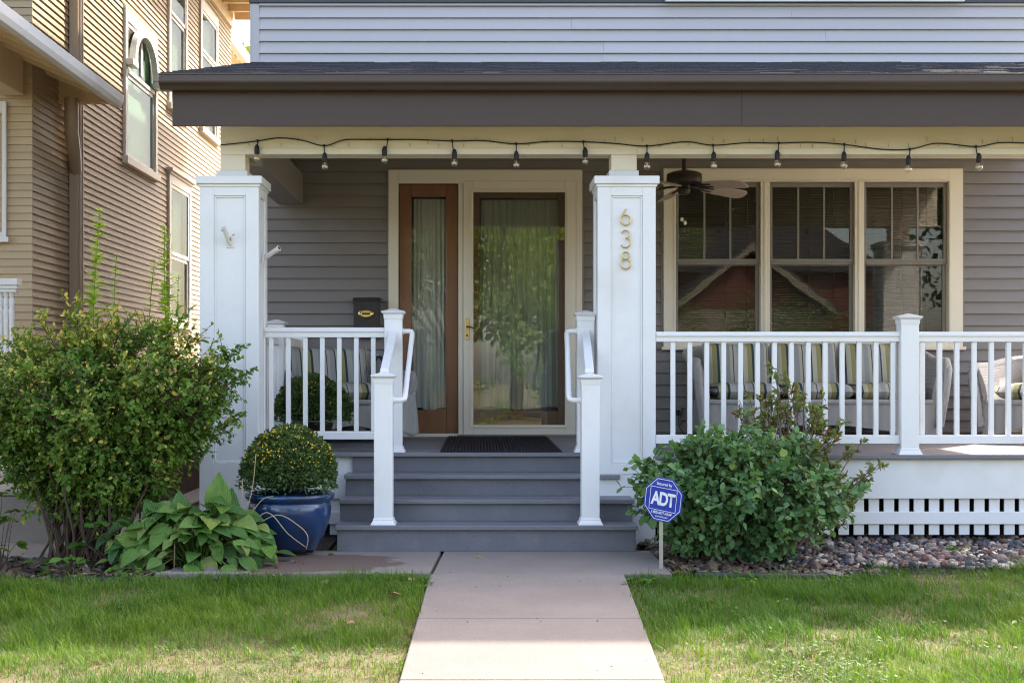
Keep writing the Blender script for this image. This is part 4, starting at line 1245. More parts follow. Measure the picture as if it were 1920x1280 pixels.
    L("seat_rail", MB().tube([(-W/2+.03,-D/2+.05,.30),(W/2-.03,-D/2+.05,.30)], .020, 10).box(-W/2+.03, W/2-.03, -D/2+.05, D/2-.05, .28, .299), M_wicker, t, smooth=True, kind="stuff")
    for sx in (-1, 1):
        for sy in (-1, 1): L("leg", MB().tube([(sx*(W/2-.05), sy*(D/2-.1), .001), (sx*(W/2-.05), sy*(D/2-.1), .10)], [.016,.02], 8), M_wicker, t, smooth=True)
    iw = (W-.12)/nc
    for c in range(nc):
        xc = -W/2+.06 + iw*(c+.5)
        L("seat_cushion", moved(pillow(iw-.01, D-.16, .14), Matrix.Translation((xc, -.035, .375)) @ Matrix.Rotation(R(90), 4, 'X')), M_strX, t, smooth='all')
        L("back_cushion", moved(pillow(iw-.01, .40, .17), Matrix.Translation((xc, D/2-.165, back_h+.055-.20)) @ Matrix.Rotation(R(-14), 4, 'X')), M_strX, t, smooth='all')
    return t
wicker_seat("wicker_chair", .80, .80, 1, (PX(628,10.55), 10.72, Z4), 24, "white wicker armchair with striped cushions beside the wooden sidelight", "armchair", "wicker armchairs on the porch", .66, .50)
wicker_seat("wicker_sofa", 1.72, .78, 3, (PX(1522,10.9), 10.93, Z4), 0, "long white wicker sofa with striped cushions below the triple window", "sofa", None, .70, .60)
wicker_seat("wicker_chair", .82, .80, 1, (PX(1975,10.6), 10.55, Z4), -42, "white wicker armchair with striped seat at the far end of the porch, past the sofa", "armchair", "wicker armchairs on the porch", .62, .56)
# teal cloth thrown over the arm of the first chair, pale throw hanging at its side
tc = MB()
n = 12
for j in range(n+1):
    for i in range(7):
        u = i/6; t_ = j/n
        a = math.pi*.95*t_
        tc.v.append((PX(712,10.5)-.045*math.cos(a)+.012*math.sin(u*9+t_*3), 10.40+.10*u, 1.05+.15*max(0,math.sin(a))**.8 - .03*t_))
for j in range(n):
    for i in range(6): tc.f.append((j*7+i, j*7+i+1, (j+1)*7+i+1, (j+1)*7+i)); tc.m.append(0)
tco = obj("cloth", tc, M_teal, smooth='all', recalc=False)
tco.modifiers.new("thick", 'SOLIDIFY').thickness = .012
tag(tco, "teal cloth bunched over the arm of the armchair beside the sidelight", "cloth")
tb = MB()
for j in range(11):
    for i in range(7):
        u, t_ = i/6, j/10
        tb.v.append((PX(752,10.2)+.10*u+.02*t_*u, 10.02+.16*u+.018*math.sin(u*11+t_*2), .93-.30*t_+.012*math.sin(u*7)))
for j in range(10):
    for i in range(6): tb.f.append((j*7+i, j*7+i+1, (j+1)*7+i+1, (j+1)*7+i)); tb.m.append(0)
M_throw = mat("grey throw cloth", (.30,.30,.29), .9, .12, 18, .3, 150)
tbo = obj("throw_blanket", tb, M_throw, smooth='all', recalc=False)
tbo.modifiers.new("thick", 'SOLIDIFY').thickness = .012
tag(tbo, "grey throw blanket hanging beside the stair post near the sidelight", "blanket")

# ================================================================== POT, SIGN, EDGING
PXC, PYC = PX(543.5, 8.45), 8.45
pot = thing("flower_pot", (PXC, PYC, .0), "large glazed blue pot beside the porch steps", "pot")
pp = [(.0,.03),(.150,.03),(.165,.045),(.200,.10),(.228,.17),(.243,.235),(.246,.275),(.240,.305),(.236,.312),(.252,.322),(.263,.335),(.266,.350),(.260,.363),(.245,.366),(.236,.355),(.232,.33),(.0,.325)]
L("vessel", MB().lathe([(r*1.0, z) for r, z in pp], (0,0,0), 48), M_blue, pot, smooth='all')
for k in range(3):
    a = R(30+120*k)
    L("foot", MB().frustum(.13*math.cos(a), .13*math.sin(a), .002, .031, .022, .022, .030, .030), M_blue, pot, bevel=.006)
L("potting_soil", MB().lathe([(.0,.336),(.12,.338),(.231,.330)], (0,0,0), 32), M_soil, pot, smooth='all')

YS = 7.80
sx_, sz_ = PX(1243, YS), PZ(936, YS)
sign = thing("yard_sign", (PX(1240,YS), YS+.0, -.05), "blue octagonal security company sign on a stake before the round green shrub", "sign")
L("stake", MB().box(-.010, .011, .010, .021, -.12, sz_+.05+.02), M_stake, sign, bevel=.002)
RS = Matrix.Translation((sx_-PX(1240,YS), -.012, sz_+.05)) @ Matrix.Rotation(R(-38), 4, 'Z') @ Matrix.Rotation(R(7), 4, 'Y')
a = .119; q = a*math.tan(R(22.5))
octp = [(-q,-a),(q,-a),(a,-q),(a,q),(q,a),(-q,a),(-a,q),(-a,-q)]
def plate(scale, y0, y1):
    b = MB(); v0 = [(x*scale, y0, z*scale) for x, z in octp]; v1 = [(x*scale, y1, z*scale) for x, z in octp]
    return b.add(v0+v1, [tuple(range(8)), tuple(range(15,7,-1))] + [(i,i+8,(i+1)%8+8,(i+1)%8) for i in range(8)])
L("panel", moved(plate(1, -.002, .002), RS), M_signb, sign)
def strip(p0, p1, w_):
    p0, p1 = Vector((p0[0],0,p0[1])), Vector((p1[0],0,p1[1]))
    d = (p1-p0).normalized(); nn = Vector((-d.z,0,d.x))*w_/2
    return [p0+nn, p0-nn, p1-nn, p1+nn]
ln = MB()
def addstrip(p0, p1, w_, y=-.0026): ln.add([(v.x, y, v.z) for v in strip(p0, p1, w_)], [(0,1,2,3)])
sc_ = .93
for i in range(8):
    p0, p1 = octp[i], octp[(i+1)%8]
    addstrip((p0[0]*sc_,p0[1]*sc_), (p1[0]*sc_,p1[1]*sc_), .0030)
for p0, p1 in (((-.083,.064),(.083,.064)),((-.083,-.060),(.083,-.060)),((-.083,-.060),(-.083,.064)),((.083,-.060),(.083,.064))): addstrip(p0, p1, .0028, -.0028)
L("border_lines", moved(ln, RS), M_signw, sign, recalc=False, kind="stuff")
def text(body, width, cx_, cz_, off=0.0, hs=1.0):
    cu = bpy.data.curves.new("txt", 'FONT'); cu.body = body; cu.align_x = 'CENTER'; cu.size = 1; cu.offset = off
    cu.space_character = .92 if len(body) > 3 else .86
    o = bpy.data.objects.new("txt", cu); COL.objects.link(o)
    me = bpy.data.meshes.new_from_object(o.evaluated_get(bpy.context.evaluated_depsgraph_get()))
    bpy.data.objects.remove(o); bpy.data.curves.remove(cu)
    xs = [v.co.x for v in me.vertices]; zs = [v.co.y for v in me.vertices]
    k = width/(max(xs)-min(xs)); mx_, mz = (max(xs)+min(xs))/2, (max(zs)+min(zs))/2
    for v in me.vertices: v.co = RS @ Vector(((v.co.x-mx_)*k+cx_, -.0032, (v.co.y-mz)*k*hs+cz_))
    me.materials.append(M_signw); me.name = "lettering"
    o = link_mesh("lettering", me, sign, local=True); o["kind"] = "stuff"
text("ADT", .152, 0, .004, .035, 1.28)
text("Secured by", .098, 0, .083, .012, 1.0)
text("1-800-ADT-ASAP", .128, 0, -.074, .012, 1.1)
text("www.adt.com", .080, 0, -.0935, .006, 1.0)

eg = [(PX(1250,7.72),7.74,-.02),(1.25,7.66,-.018),(1.5,7.62,-.016),(1.72,7.63,-.018),(1.95,7.70,-.022),(2.12,7.80,-.03)]
ego = obj("garden_edging", MB().tube(catmull(eg, 8), .020, 10), M_edge, smooth=True)
tag(ego, "black plastic garden edging between lawn and mulch under the round shrub", "edging")
ego2 = obj("garden_edging", MB().tube(catmull([(-2.35,7.66,-.035),(-2.1,7.60,-.03),(-1.85,7.60,-.03),(-1.65,7.62,-.035)], 6), .016, 8), M_edge, smooth=True)
tag(ego2, "short black garden edging half buried in the grass below the hosta", "edging")

# ================================================================== LAWN
rg = np.random.default_rng(21)
def lawn_mask(x, y):
    """true where grass grows"""
    xl_ = xl + (YJ - y)*dx; xr_ = xr + (YJ - y)*dx
    on_walk = (x > xl_ + .01*np.sin(y*31)) & (x < xr_ - .01*np.sin(y*27)) & (y < YJ + .05)
    back = np.where(x < xl_, np.where(x < -.98, 7.60 + .03*np.sin(x*5), 7.60), np.where(x < 2.15, 7.66 - .05*np.sin((x-1.0)*2.7), 7.95 + .04*np.sin(x*4)))
    on_landing = (x > xl_ - .25) & (x < 1.06) & (y > YJ - .015)
    return (~on_walk) & (~on_landing) & (y < back)
def grass(name, n, x0, x1, y0, y1, hmin, hmax, wd, seed, label):
    r = np.random.default_rng(seed)
    x = r.uniform(x0, x1, n); y = r.uniform(y0, y1, n)
    k = lawn_mask(x, y); x, y = x[k], y[k]
    # thin patches
    den = vnoise(x*1.6+9, y*2.2+3, 1)*.6 + vnoise(x*5, y*5, 2)*.4
    far = np.clip((y - 6.1)/1.2, 0, 1)                # lusher next to the house
    left = np.clip((-x - .4)/1.0, 0, 1)
    lush = np.clip(.30 + (den-.5)*2.0 + far*.45 - left*(1-far)*.12, 0, 1)
    keep = r.random(len(x)) < (.50 + .5*lush)
    x, y, lush, far = x[keep], y[keep], lush[keep], far[keep]
    n = len(x)
    tuft = vnoise(x*13, y*13, 4)
    h = (hmin + (hmax-hmin)*r.random(n)**1.6) * (.55 + .62*lush) * (.5 + 1.0*tuft)
    dry = r.random(n) > (.42 + .75*lush)
    h = np.where(dry, h*.55, h)
    az = r.uniform(0, 2*np.pi, n); lean = r.uniform(.15, 1.2, n)*np.where(dry, 1.7, 1.0)
    az = az*.75 + 2.2*vnoise(x*3, y*3, 6)*.9
    d = np.stack([np.cos(az), np.sin(az)], 1)
    w_ = wd*r.uniform(.6, 1.3, n)
    side = np.stack([-d[:,1], d[:,0]], 1)
    z0 = gz(y) - .004
    P0 = np.stack([x, y, z0], 1)
    def pt(t, s):
        o = P0.copy()
        o[:, 0] += d[:,0]*lean*h*t**1.8 + side[:,0]*w_*s
        o[:, 1] += d[:,1]*lean*h*t**1.8 + side[:,1]*w_*s
        o[:, 2] += h*t*(1 - .28*np.minimum(lean,1.4)*t)
        return o
    V = np.stack([pt(0,-1), pt(0,1), pt(.55,-.75), pt(.55,.75), pt(1,0)], 1).reshape(-1, 3)
    F = (np.array([[0,1,3],[0,3,2],[2,3,4]])[None] + (np.arange(n)*5)[:,None,None]).reshape(-1, 3)
    hue = r.random(n); pn = vnoise(x*2.3+4, y*2.3, 8)
    g1, g2, g3 = np.array([.060,.145,.016]), np.array([.14,.235,.030]), np.array([.19,.24,.05])
    mixv = np.clip(pn*1.1 + hue*.4 - .45 + .35*(1-far), 0, 1)[:,None]
    c = g1*(1-mixv) + g2*mixv
    c = c*(1-.35*(hue[:,None]>.8)) + g3*.35*(hue[:,None]>.8)
    straw = np.array([.30,.225,.115])*(.7+.5*r.random(n))[:,None]
    c = np.where(dry[:,None], straw, c) * (.8+.4*r.random(n))[:,None]
    o = fast_mesh(name, V, F, M_grass, np.repeat(c, 5, axis=0))
    return tag(o, label, "grass", kind="stuff")
grass("grass", 235000, -3.0, 3.3, 5.1, 8.05, .026, .088, .0017, 5, "patchy green and straw coloured lawn either side of the walk")
grass("grass", 60000, -6.5, 7.0, 3.0, 8.05, .025, .07, .003, 6, "thinner grass of the lawn towards the street")

# low weeds and clover in the lawn
def rosettes(name, spots, label, size, col, nleaf=7, cat="weed", tv=LEAF8):
    P_, A_, N_, S_, C_ = [], [], [], [], []
    for (x, y, k) in spots:
        for i in range(int(nleaf*k)):
            a = rg.uniform(0, 2*np.pi); t = rg.uniform(.1, .7)
            P_.append((x + rg.normal(0,.03)*k, y + rg.normal(0,.03)*k, gz1(y) + .008 + rg.uniform(0,.03)))
            A_.append((math.cos(a), math.sin(a), t*.6)); N_.append((-math.cos(a)*t, -math.sin(a)*t, 1))
            S_.append(size*rg.uniform(.6, 1.3)); C_.append(np.array(col)*rg.uniform(.7, 1.3))
    V, F, C = scatter(*tv, np.array(P_), np.array(A_), np.array(N_), np.array(S_), np.array(C_))
    return tag(fast_mesh(name, V, F, M_green, C, True), label, cat, kind="stuff")
sp = [(rg.uniform(1.15, 1.6), rg.uniform(5.55, 5.95), 2.2) for _ in range(26)] + [(rg.uniform(.85, 1.1), rg.uniform(5.3,6.2), 1.5) for _ in range(8)]
rosettes("clover", sp, "pale clover patch in the dry lawn beside the walk", .020, (.13,.20,.07), 9, "clover")
sp = [(rg.uniform(-2.6,-.4), rg.uniform(5.4,7.4), 1.2) for _ in range(40)] + [(rg.uniform(1.1,3.0), rg.uniform(5.5,7.7), 1.2) for _ in range(34)]
rosettes("weeds", sp, "broad leaved weeds scattered through the lawn", .030, (.085,.16,.035), 6)
sp = [(PX(715,7.5), 7.50, 1.4), (PX(735,7.5), 7.52, 1.6), (PX(700,7.55), 7.55, 1.2), (PX(780,7.3), 7.35, 1.6), (PX(770,7.45), 7.5, 1.6), (PX(1195,7.5), 7.45, 1.6), (PX(1210,7.5), 7.5, 1.6), (1.4,7.5,1.5), (1.9,7.55,1.5)]
rosettes("weeds", sp, "taller weeds along the edge of the concrete landing", .05, (.09,.20,.03), 7)

# ================================================================== GRAVEL
def stone_template(seed):
    r = np.random.default_rng(seed)
    bm = bmesh.new(); bmesh.ops.create_cube(bm, size=2)
    bmesh.ops.subdivide_edges(bm, edges=bm.edges, cuts=1, use_grid_fill=True)
    bmesh.ops.triangulate(bm, faces=bm.faces)
    v = np.array([list(q.co) for q in bm.verts]); f = np.array([[q.index for q in p.verts] for p in bm.faces])
    bm.free()
    v = norm(v)*.5
    v *= (1 + r.normal(0, .10, (len(v), 1)))
    v *= np.array([1.0, r.uniform(.65,.9), r.uniform(.45,.7)])
    return v, f
STC = np.array([[.06,.06,.066],[.09,.085,.085],[.20,.10,.075],[.29,.20,.15],[.13,.075,.06],[.035,.037,.045],[.45,.38,.31],[.24,.15,.12],[.065,.07,.08],[.30,.24,.205]])
M_stone = leaf_mat("river stone", .6, 0.0, .35)
M_stoneO = leaf_mat("river stone single", .6, 0.0, .35, base=[(i/10, tuple(STC[i])) for i in range(10)])
for nd in M_stoneO.node_tree.nodes:
    if nd.type == 'VALTORGB': nd.color_ramp.interpolation = 'CONSTANT'
temps = [stone_template(s) for s in range(6)]
tm = []
for v, f in temps:
    me = bpy.data.meshes.new("stone"); me.from_pydata([tuple(q) for q in v], [], [tuple(int(z) for z in q) for q in f])
    me.materials.append(M_stoneO); tm.append(me)
gb_ = MB(); gb_.v = [(1.95,7.84,-.028),(6,7.84,-.03),(6,9.35,-.012),(1.0,9.35,-.012),(1.0,8.9,-.012)]; gb_.f=[(0,1,2,3,4)]; gb_.m=[0]
M_gbed = mat("grit between stones", (.09,.08,.075), .95, .5, 60, .6, 90)
gravel = struct("gravel_bed", gb_, M_gbed)
n = 8200
x = rg.uniform(1.0, 4.9, n); y = rg.uniform(7.86, 9.32, n)
k = (y > 7.90 + .045*np.sin(x*4)) & ((y - 7.85)*.9 + (x - 1.95) > 0)
k &= (x > 1.95) | (rg.random(n) < .8)
x, y = x[k], y[k]; n = len(x)
s = .032*rg.lognormal(0, .36, n)
z = -.022 + .012*vnoise(x*2, y*2, 3) + s*.18 + rg.uniform(0, .016, n)
az = rg.uniform(0, 6.28, n); tl = rg.normal(0, .35, (n, 2))
A = np.stack([np.cos(az), np.sin(az), tl[:,0]], 1); Nn = np.stack([tl[:,1], tl[:,0], np.ones(n)], 1)
vis = (x < 3.3) & (x > 1.9)
rank = np.argsort(-(s*vis/(y)))
big = set(rank[:300].tolist())
for i in rank[:300]:
    o = bpy.data.objects.new("stone", tm[int(i) % 6]); COL.objects.link(o); o.parent = gravel
    o.location = (x[i], y[i], z[i]+.004); o.scale = (s[i],)*3
    o.rotation_euler = (tl[i,0]*.6, tl[i,1]*.6, az[i])
VV, FF, CC, off = [], [], [], 0
rest = np.array([i for i in range(n) if i not in big])
for t in range(6):
    ii = rest[rest % 6 == t]
    c = STC[rg.integers(0, 10, len(ii))]*rg.uniform(.75, 1.25, (len(ii), 1))
    P_ = np.stack([x[ii], y[ii], z[ii]], 1)
    V, F, C = scatter(temps[t][0], temps[t][1], P_, A[ii], Nn[ii], s[ii], c)
    VV.append(V); FF.append(F+off); CC.append(C); off += len(V)
go = fast_mesh("stones", np.concatenate(VV), np.concatenate(FF), M_stone, np.concatenate(CC), False, parent=gravel); go["kind"] = "stuff"

# bark mulch and stones under the round shrub, litter in the left bed
def chips(name, n, xr_, yr_, zf_, size, cols, label, cat, seed, mask=None, lift=.02):
    r = np.random.default_rng(seed)
    x = r.uniform(*xr_, n); y = r.uniform(*yr_, n)
    if mask is not None: k = mask(x, y); x, y = x[k], y[k]
    n = len(x)
    az = r.uniform(0, 6.28, n); tl = r.normal(0, .4, (n, 2))
    A = np.stack([np.cos(az), np.sin(az), tl[:,0]], 1); N = np.stack([tl[:,0], tl[:,1], np.ones(n)], 1)
    c = np.array(cols)[r.integers(0, len(cols), n)]*r.uniform(.6, 1.4, (n,1))
    tv = [(-.5,-.2,-.08),(.5,-.25,-.06),(.45,.22,-.08),(-.5,.2,-.06),(-.45,-.15,.08),(.4,-.2,.1),(.45,.18,.07),(-.4,.16,.1)]
    tf = [(4,5,6),(4,6,7),(0,1,5),(0,5,4),(1,2,6),(1,6,5),(2,3,7),(2,7,6),(3,0,4),(3,4,7)]
    V, F, C = scatter(tv, tf, np.stack([x, y, (zf_(y) if callable(zf_) else zf_) + r.uniform(0, lift, n)], 1), A, N, size*r.lognormal(0,.4,n), c)
    return tag(fast_mesh(name, V, F, M_stone, C), label, cat, kind="stuff")
BR = [(.075,.045,.028),(.10,.062,.038),(.05,.033,.024),(.14,.10,.065),(.035,.025,.02),(.16,.14,.12)]
chips("mulch", 3000, (1.04, 2.2), (7.66, 9.1), -.02, .045, BR, "brown bark mulch under the round shrub", "mulch", 31, lambda x, y: (y - 7.85)*.9 + (x - 2.0) < .12)
chips("leaf_litter", 1500, (-3.4, -1.0), (7.62, 8.5), -.025, .04, BR, "dry leaf litter on the bed under the tall shrub", "litter", 32)

chips("crumbs", 40, (-.28, .78), (5.2, 8.5), lambda y: np.where(y < YJ, -.058*(YJ-y), 0.0) + .002, .0065, BR + [(.12,.16,.04)], "dark crumbs of leaf and soil scattered on the concrete walk", "litter", 33, lambda x, y: (x > xl+.03) & (x < xr-.03), .001)

# ================================================================== SHRUBS
def bez(p0, p1, p2, m):
    t = np.linspace(0, 1, m)[:, None]
    return (1-t)**2*p0 + 2*t*(1-t)*p1 + t*t*p2
def tubes_np(paths, rads, sides=5):
    """many polylines of equal length: paths (n,m,3), rads (n,m)"""
    Pn = np.asarray(paths); n, m, _ = Pn.shape
    T = norm(np.gradient(Pn, axis=1))
    up = np.array([.31,.22,.92])
    a = norm(np.cross(T, up)); b = np.cross(T, a)
    th = np.arange(sides)*2*np.pi/sides
    ringv = (a[:,:,None,:]*np.cos(th)[None,None,:,None] + b[:,:,None,:]*np.sin(th)[None,None,:,None])*np.asarray(rads)[:,:,None,None]
    V = (Pn[:,:,None,:] + ringv).reshape(-1, 3)
    F = []
    for j in range(m-1):
        for k in range(sides):
            k2 = (k+1) % sides
            F += [(j*sides+k, j*sides+k2, (j+1)*sides+k2), (j*sides+k, (j+1)*sides+k2, (j+1)*sides+k)]
    F = (np.array(F)[None] + (np.arange(n)*m*sides)[:,None,None]).reshape(-1, 3)
    return V, F

def shrub(root, seed, base, base_r, targets, n_tw, tw_len, n_leaf, leaf, colf, tmpl, rad=.010, droop=.0, single=0,
          bark=None, fmat=None, tmin=.35, ctrl=(.35,.75), width=1.0, outward=None):
    r = np.random.default_rng(seed)
    base = np.array(base, float)
    sp_, sr_ = [], []; tp, trd = [], []; LP, LA, LN = [], [], []
    cen = np.mean(targets, axis=0) if outward is None else np.array(outward)
    for tg in targets:
        p0 = base + np.array([r.normal(0, base_r), r.normal(0, base_r*.8), 0])
        p1 = p0 + np.array([(tg[0]-p0[0])*ctrl[0], (tg[1]-p0[1])*ctrl[0], (tg[2]-p0[2])*ctrl[1]]) + r.normal(0, .03, 3)
        c = bez(p0, p1, np.array(tg), 9)
        c[1:-1] += r.normal(0, .008, (7, 3))
        sp_.append(c); sr_.append(np.linspace(rad*r.uniform(.7,1.3), .0018, 9))
        for _ in range(n_tw):
            t = r.uniform(tmin, 1.0)*8; i = min(int(t), 7); q = c[i]*(1-(t-i)) + c[i+1]*(t-i)
            out = q - cen; out /= max(np.linalg.norm(out), 1e-6)
            d = out*.6 + r.normal(0, .55, 3) + np.array([0,0,.25-droop])
            d /= np.linalg.norm(d); ln_ = tw_len*r.uniform(.5, 1.3)
            e = q + d*ln_ + np.array([0,0,-droop*ln_*.8])
            tw = bez(q, q + d*ln_*.6, e, 5)
            tp.append(tw); trd.append(np.linspace(.0026, .0009, 5))
            m = n_leaf
            ts = r.uniform(.12, 1.0, m)*4; ii = np.minimum(ts.astype(int), 3); fr = (ts-ii)[:,None]
            lp = tw[ii]*(1-fr) + tw[ii+1]*fr
            la = norm(d[None]*.5 + r.normal(0, .6, (m,3)) + np.array([0,0,-.1-droop]))
            lnrm = norm(np.array([0,-.25,1.0])[None] + r.normal(0, .55, (m,3)) + out[None]*.5)
            LP.append(lp); LA.append(la); LN.append(lnrm)
    V, F = tubes_np(sp_, sr_, 6)
    fast_mesh("stem", V, F, bark or M_bark, None, True, parent=root)["kind"] = "stuff"
    V, F = tubes_np(tp, trd, 4)
    fast_mesh("twig", V, F, bark or M_bark, None, True, parent=root)["kind"] = "stuff"
    LP, LA, LN = np.concatenate(LP), np.concatenate(LA), np.concatenate(LN)
    S = leaf*r.lognormal(0, .22, len(LP))
    C = colf(LP, r)
    # the leaves that show largest become objects of their own
    if single:
        order = np.argsort(LP[:,1] - S*8)[:single]
        meshes = []
        for vv in range(4):
            tv = np.array(tmpl[0], float); tv[:,1] *= width
            tv[:,2] += r.normal(0,.012,len(tv))
            me = bpy.data.meshes.new("leaf"); me.from_pydata([tuple(q) for q in tv], [], tmpl[1])
            me.materials.append(single_mat); me.polygons.foreach_set("use_smooth", [True]*len(tmpl[1])); meshes.append(me)
        for i in order:
            a_ = LA[i]; b_ = np.cross(LN[i], a_); b_ /= np.linalg.norm(b_); c_ = np.cross(a_, b_)
            o = bpy.data.objects.new("leaf", meshes[int(i) % 4]); COL.objects.link(o); o.parent = root
            M = Matrix(((a_[0],b_[0],c_[0]),(a_[1],b_[1],c_[1]),(a_[2],b_[2],c_[2]))).to_4x4()
            M = Matrix.Translation(Vector(LP[i]) - wloc(root)) @ M @ Matrix.Scale(float(S[i]), 4)
            o.matrix_local = M
        keep = np.ones(len(LP), bool); keep[order] = False
        LP, LA, LN, S, C = LP[keep], LA[keep], LN[keep], S[keep], C[keep]
    V, F, C = scatter(*tmpl, LP, LA, LN, S, C, S*width)
    fo = fast_mesh("foliage", V, F, fmat or M_green, C, True, parent=root); fo["kind"] = "stuff"
    return LP

# ---- the tall shrub by the tan house
tall = thing("shrub", (-2.30, 8.30, -.02), "tall twiggy shrub with small yellow green leaves before the tan house", "shrub")
r = np.random.default_rng(77)
tg = []
while len(tg) < 105:
    u = r.normal(0, 1, 3); u /= np.linalg.norm(u); q = r.uniform(.45, 1.0)**.5
    p = np.array([-2.27, 8.33, 1.00]) + u*q*np.array([.86, .52, .44])
    if p[2] < .60 + .18*max(0, (p[0]+2.0)): continue
    if p[0] > -1.65 and p[2] > 1.34: continue
    tg.append(p)
for k in range(12): tg.append(np.array([r.uniform(-1.66,-1.42), r.uniform(8.1,8.4), r.uniform(.74,1.22)]))
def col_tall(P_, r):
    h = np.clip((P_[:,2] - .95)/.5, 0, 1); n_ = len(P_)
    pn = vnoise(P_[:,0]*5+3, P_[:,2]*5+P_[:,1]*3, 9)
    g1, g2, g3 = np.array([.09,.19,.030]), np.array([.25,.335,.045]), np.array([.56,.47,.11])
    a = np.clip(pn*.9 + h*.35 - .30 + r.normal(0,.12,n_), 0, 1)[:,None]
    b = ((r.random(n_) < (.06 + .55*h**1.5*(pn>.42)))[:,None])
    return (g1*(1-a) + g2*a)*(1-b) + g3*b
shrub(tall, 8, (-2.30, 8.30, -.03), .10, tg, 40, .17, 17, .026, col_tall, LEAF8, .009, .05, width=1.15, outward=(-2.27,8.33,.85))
# yellow green upright shoots
sh_ = [((188,392),(174,590)),((219,477),(214,590)),((290,488),(279,600)),((309,426),(313,612)),((335,516),(336,604))]
for j, (tp_, bt_) in enumerate(sh_):
    yq = 8.25
    p0 = np.array([PX(bt_[0],yq), yq, PZ(bt_[1],yq)-.12]); p2 = np.array([PX(tp_[0],yq), yq, PZ(tp_[1],yq)])
    c = bez(p0, (p0+p2)/2 + np.array([-.012,0,.02]), p2, 10)
    V, F = tubes_np([c], [np.linspace(.0036,.0014,10)], 5)
    nL = int(60*(p2[2]-p0[2])/.6)*(2 if j in (0,3) else 1)
    t = np.sort(r.uniform(.12,1,nL))*9; ii = np.minimum(t.astype(int),8); fr=(t-ii)[:,None]
    lp = c[ii]*(1-fr)+c[ii+1]*fr
    a_ = r.uniform(0,6.28,nL); la = np.stack([np.cos(a_),np.sin(a_),np.full(nL,.35)],1)
    V2,F2,C2 = scatter(*LEAF8, lp, la, np.stack([-np.cos(a_)*.3,-np.sin(a_)*.3-.3,np.ones(nL)],1), (.062 if j in (0,3) else .044)*r.uniform(.6,1.2,nL)*(1.1-.45*t/9), np.array([.36,.52,.035])*r.uniform(.75,1.2,(nL,1)))
    C1 = np.tile(np.array([.20,.27,.04]), (len(V),1))
    so_ = fast_mesh("shoot", np.concatenate([V,V2]), np.concatenate([F,F2+len(V)]), M_green, np.concatenate([C1,C2]), True, parent=tall)

# ---- low leafy plants at its foot, and the vine at the picture's edge
def leafy(name, loc, n, rx_, ry_, h_, leaf, col, label, cat, seed, group=None):
    t = thing(name, loc, label, cat, group); r = np.random.default_rng(seed)
    tips = np.stack([loc[0]+r.normal(0,rx_,n), loc[1]+r.normal(0,ry_,n), loc[2]+h_*r.uniform(.25,1,n)],1)
    st_ = [bez(np.array(loc)+np.array([*r.normal(0,.02,2),0]), (np.array(loc)+tp_)/2+np.array([0,0,.05]), tp_, 6) for tp_ in tips]
    V, F = tubes_np(st_, np.tile(np.linspace(.003,.0015,6),(n,1)), 4)
    fast_mesh("stems", V, F, M_bark, None, True, parent=t)["kind"] = "stuff"
    meshes = []
    lm = leaf_mat("leaf of "+label[:20], .45, .3, .4, base=[(0,tuple(np.array(col)*.65)),(1,tuple(np.array(col)*1.35))])
    for vv in range(3):
        tv = np.array(LEAF8[0], float); tv[:,1] *= 1.35; tv[:,2] += r.normal(0,.03,len(tv))
        me = bpy.data.meshes.new("leaf"); me.from_pydata([tuple(q) for q in tv], [], LEAF8[1]); me.materials.append(lm)
        me.polygons.foreach_set("use_smooth",[True]*8); meshes.append(me)
    for tp_ in tips:
        for q in range(3):
            a_ = r.uniform(0,6.28); o = bpy.data.objects.new("leaf", meshes[r.integers(0,3)]); COL.objects.link(o); o.parent = t
            d = Vector((math.cos(a_), math.sin(a_)-.3, r.uniform(-.5,.2)))
            M = Matrix.Translation(Vector(tp_)-Vector(loc)) @ d.to_track_quat('X','Z').to_matrix().to_4x4() @ Matrix.Rotation(r.normal(0,.4),4,'X') @ Matrix.Scale(leaf*r.uniform(.6,1.2),4)
            o.matrix_local = M
    return t
leafy("ground_plant", (PX(215,7.9), 7.95, -.03), 16, .16, .07, .30, .075, (.06,.14,.022), "broad leaved volunteer plants at the foot of the tall shrub", "plant", 41)
leafy("ground_plant", (PX(130,7.7), 7.70, -.035), 8, .09, .04, .12, .07, (.08,.18,.03), "small bright weed in the grass edge below the tall shrub", "plant", 42)
leafy("vine", (PX(-5,7.8), 7.85, -.03), 16, .07, .06, .50, .075, (.085,.16,.022), "green vine growing beside the concrete wall at the corner of the lawn", "vine", 43)
leafy("ground_plant", (PX(200,7.75), 7.72, -.035), 7, .14, .03, .06, .05, (.09,.20,.03), "tiny weeds in the litter between the tall shrub and the hosta", "plant", 44)

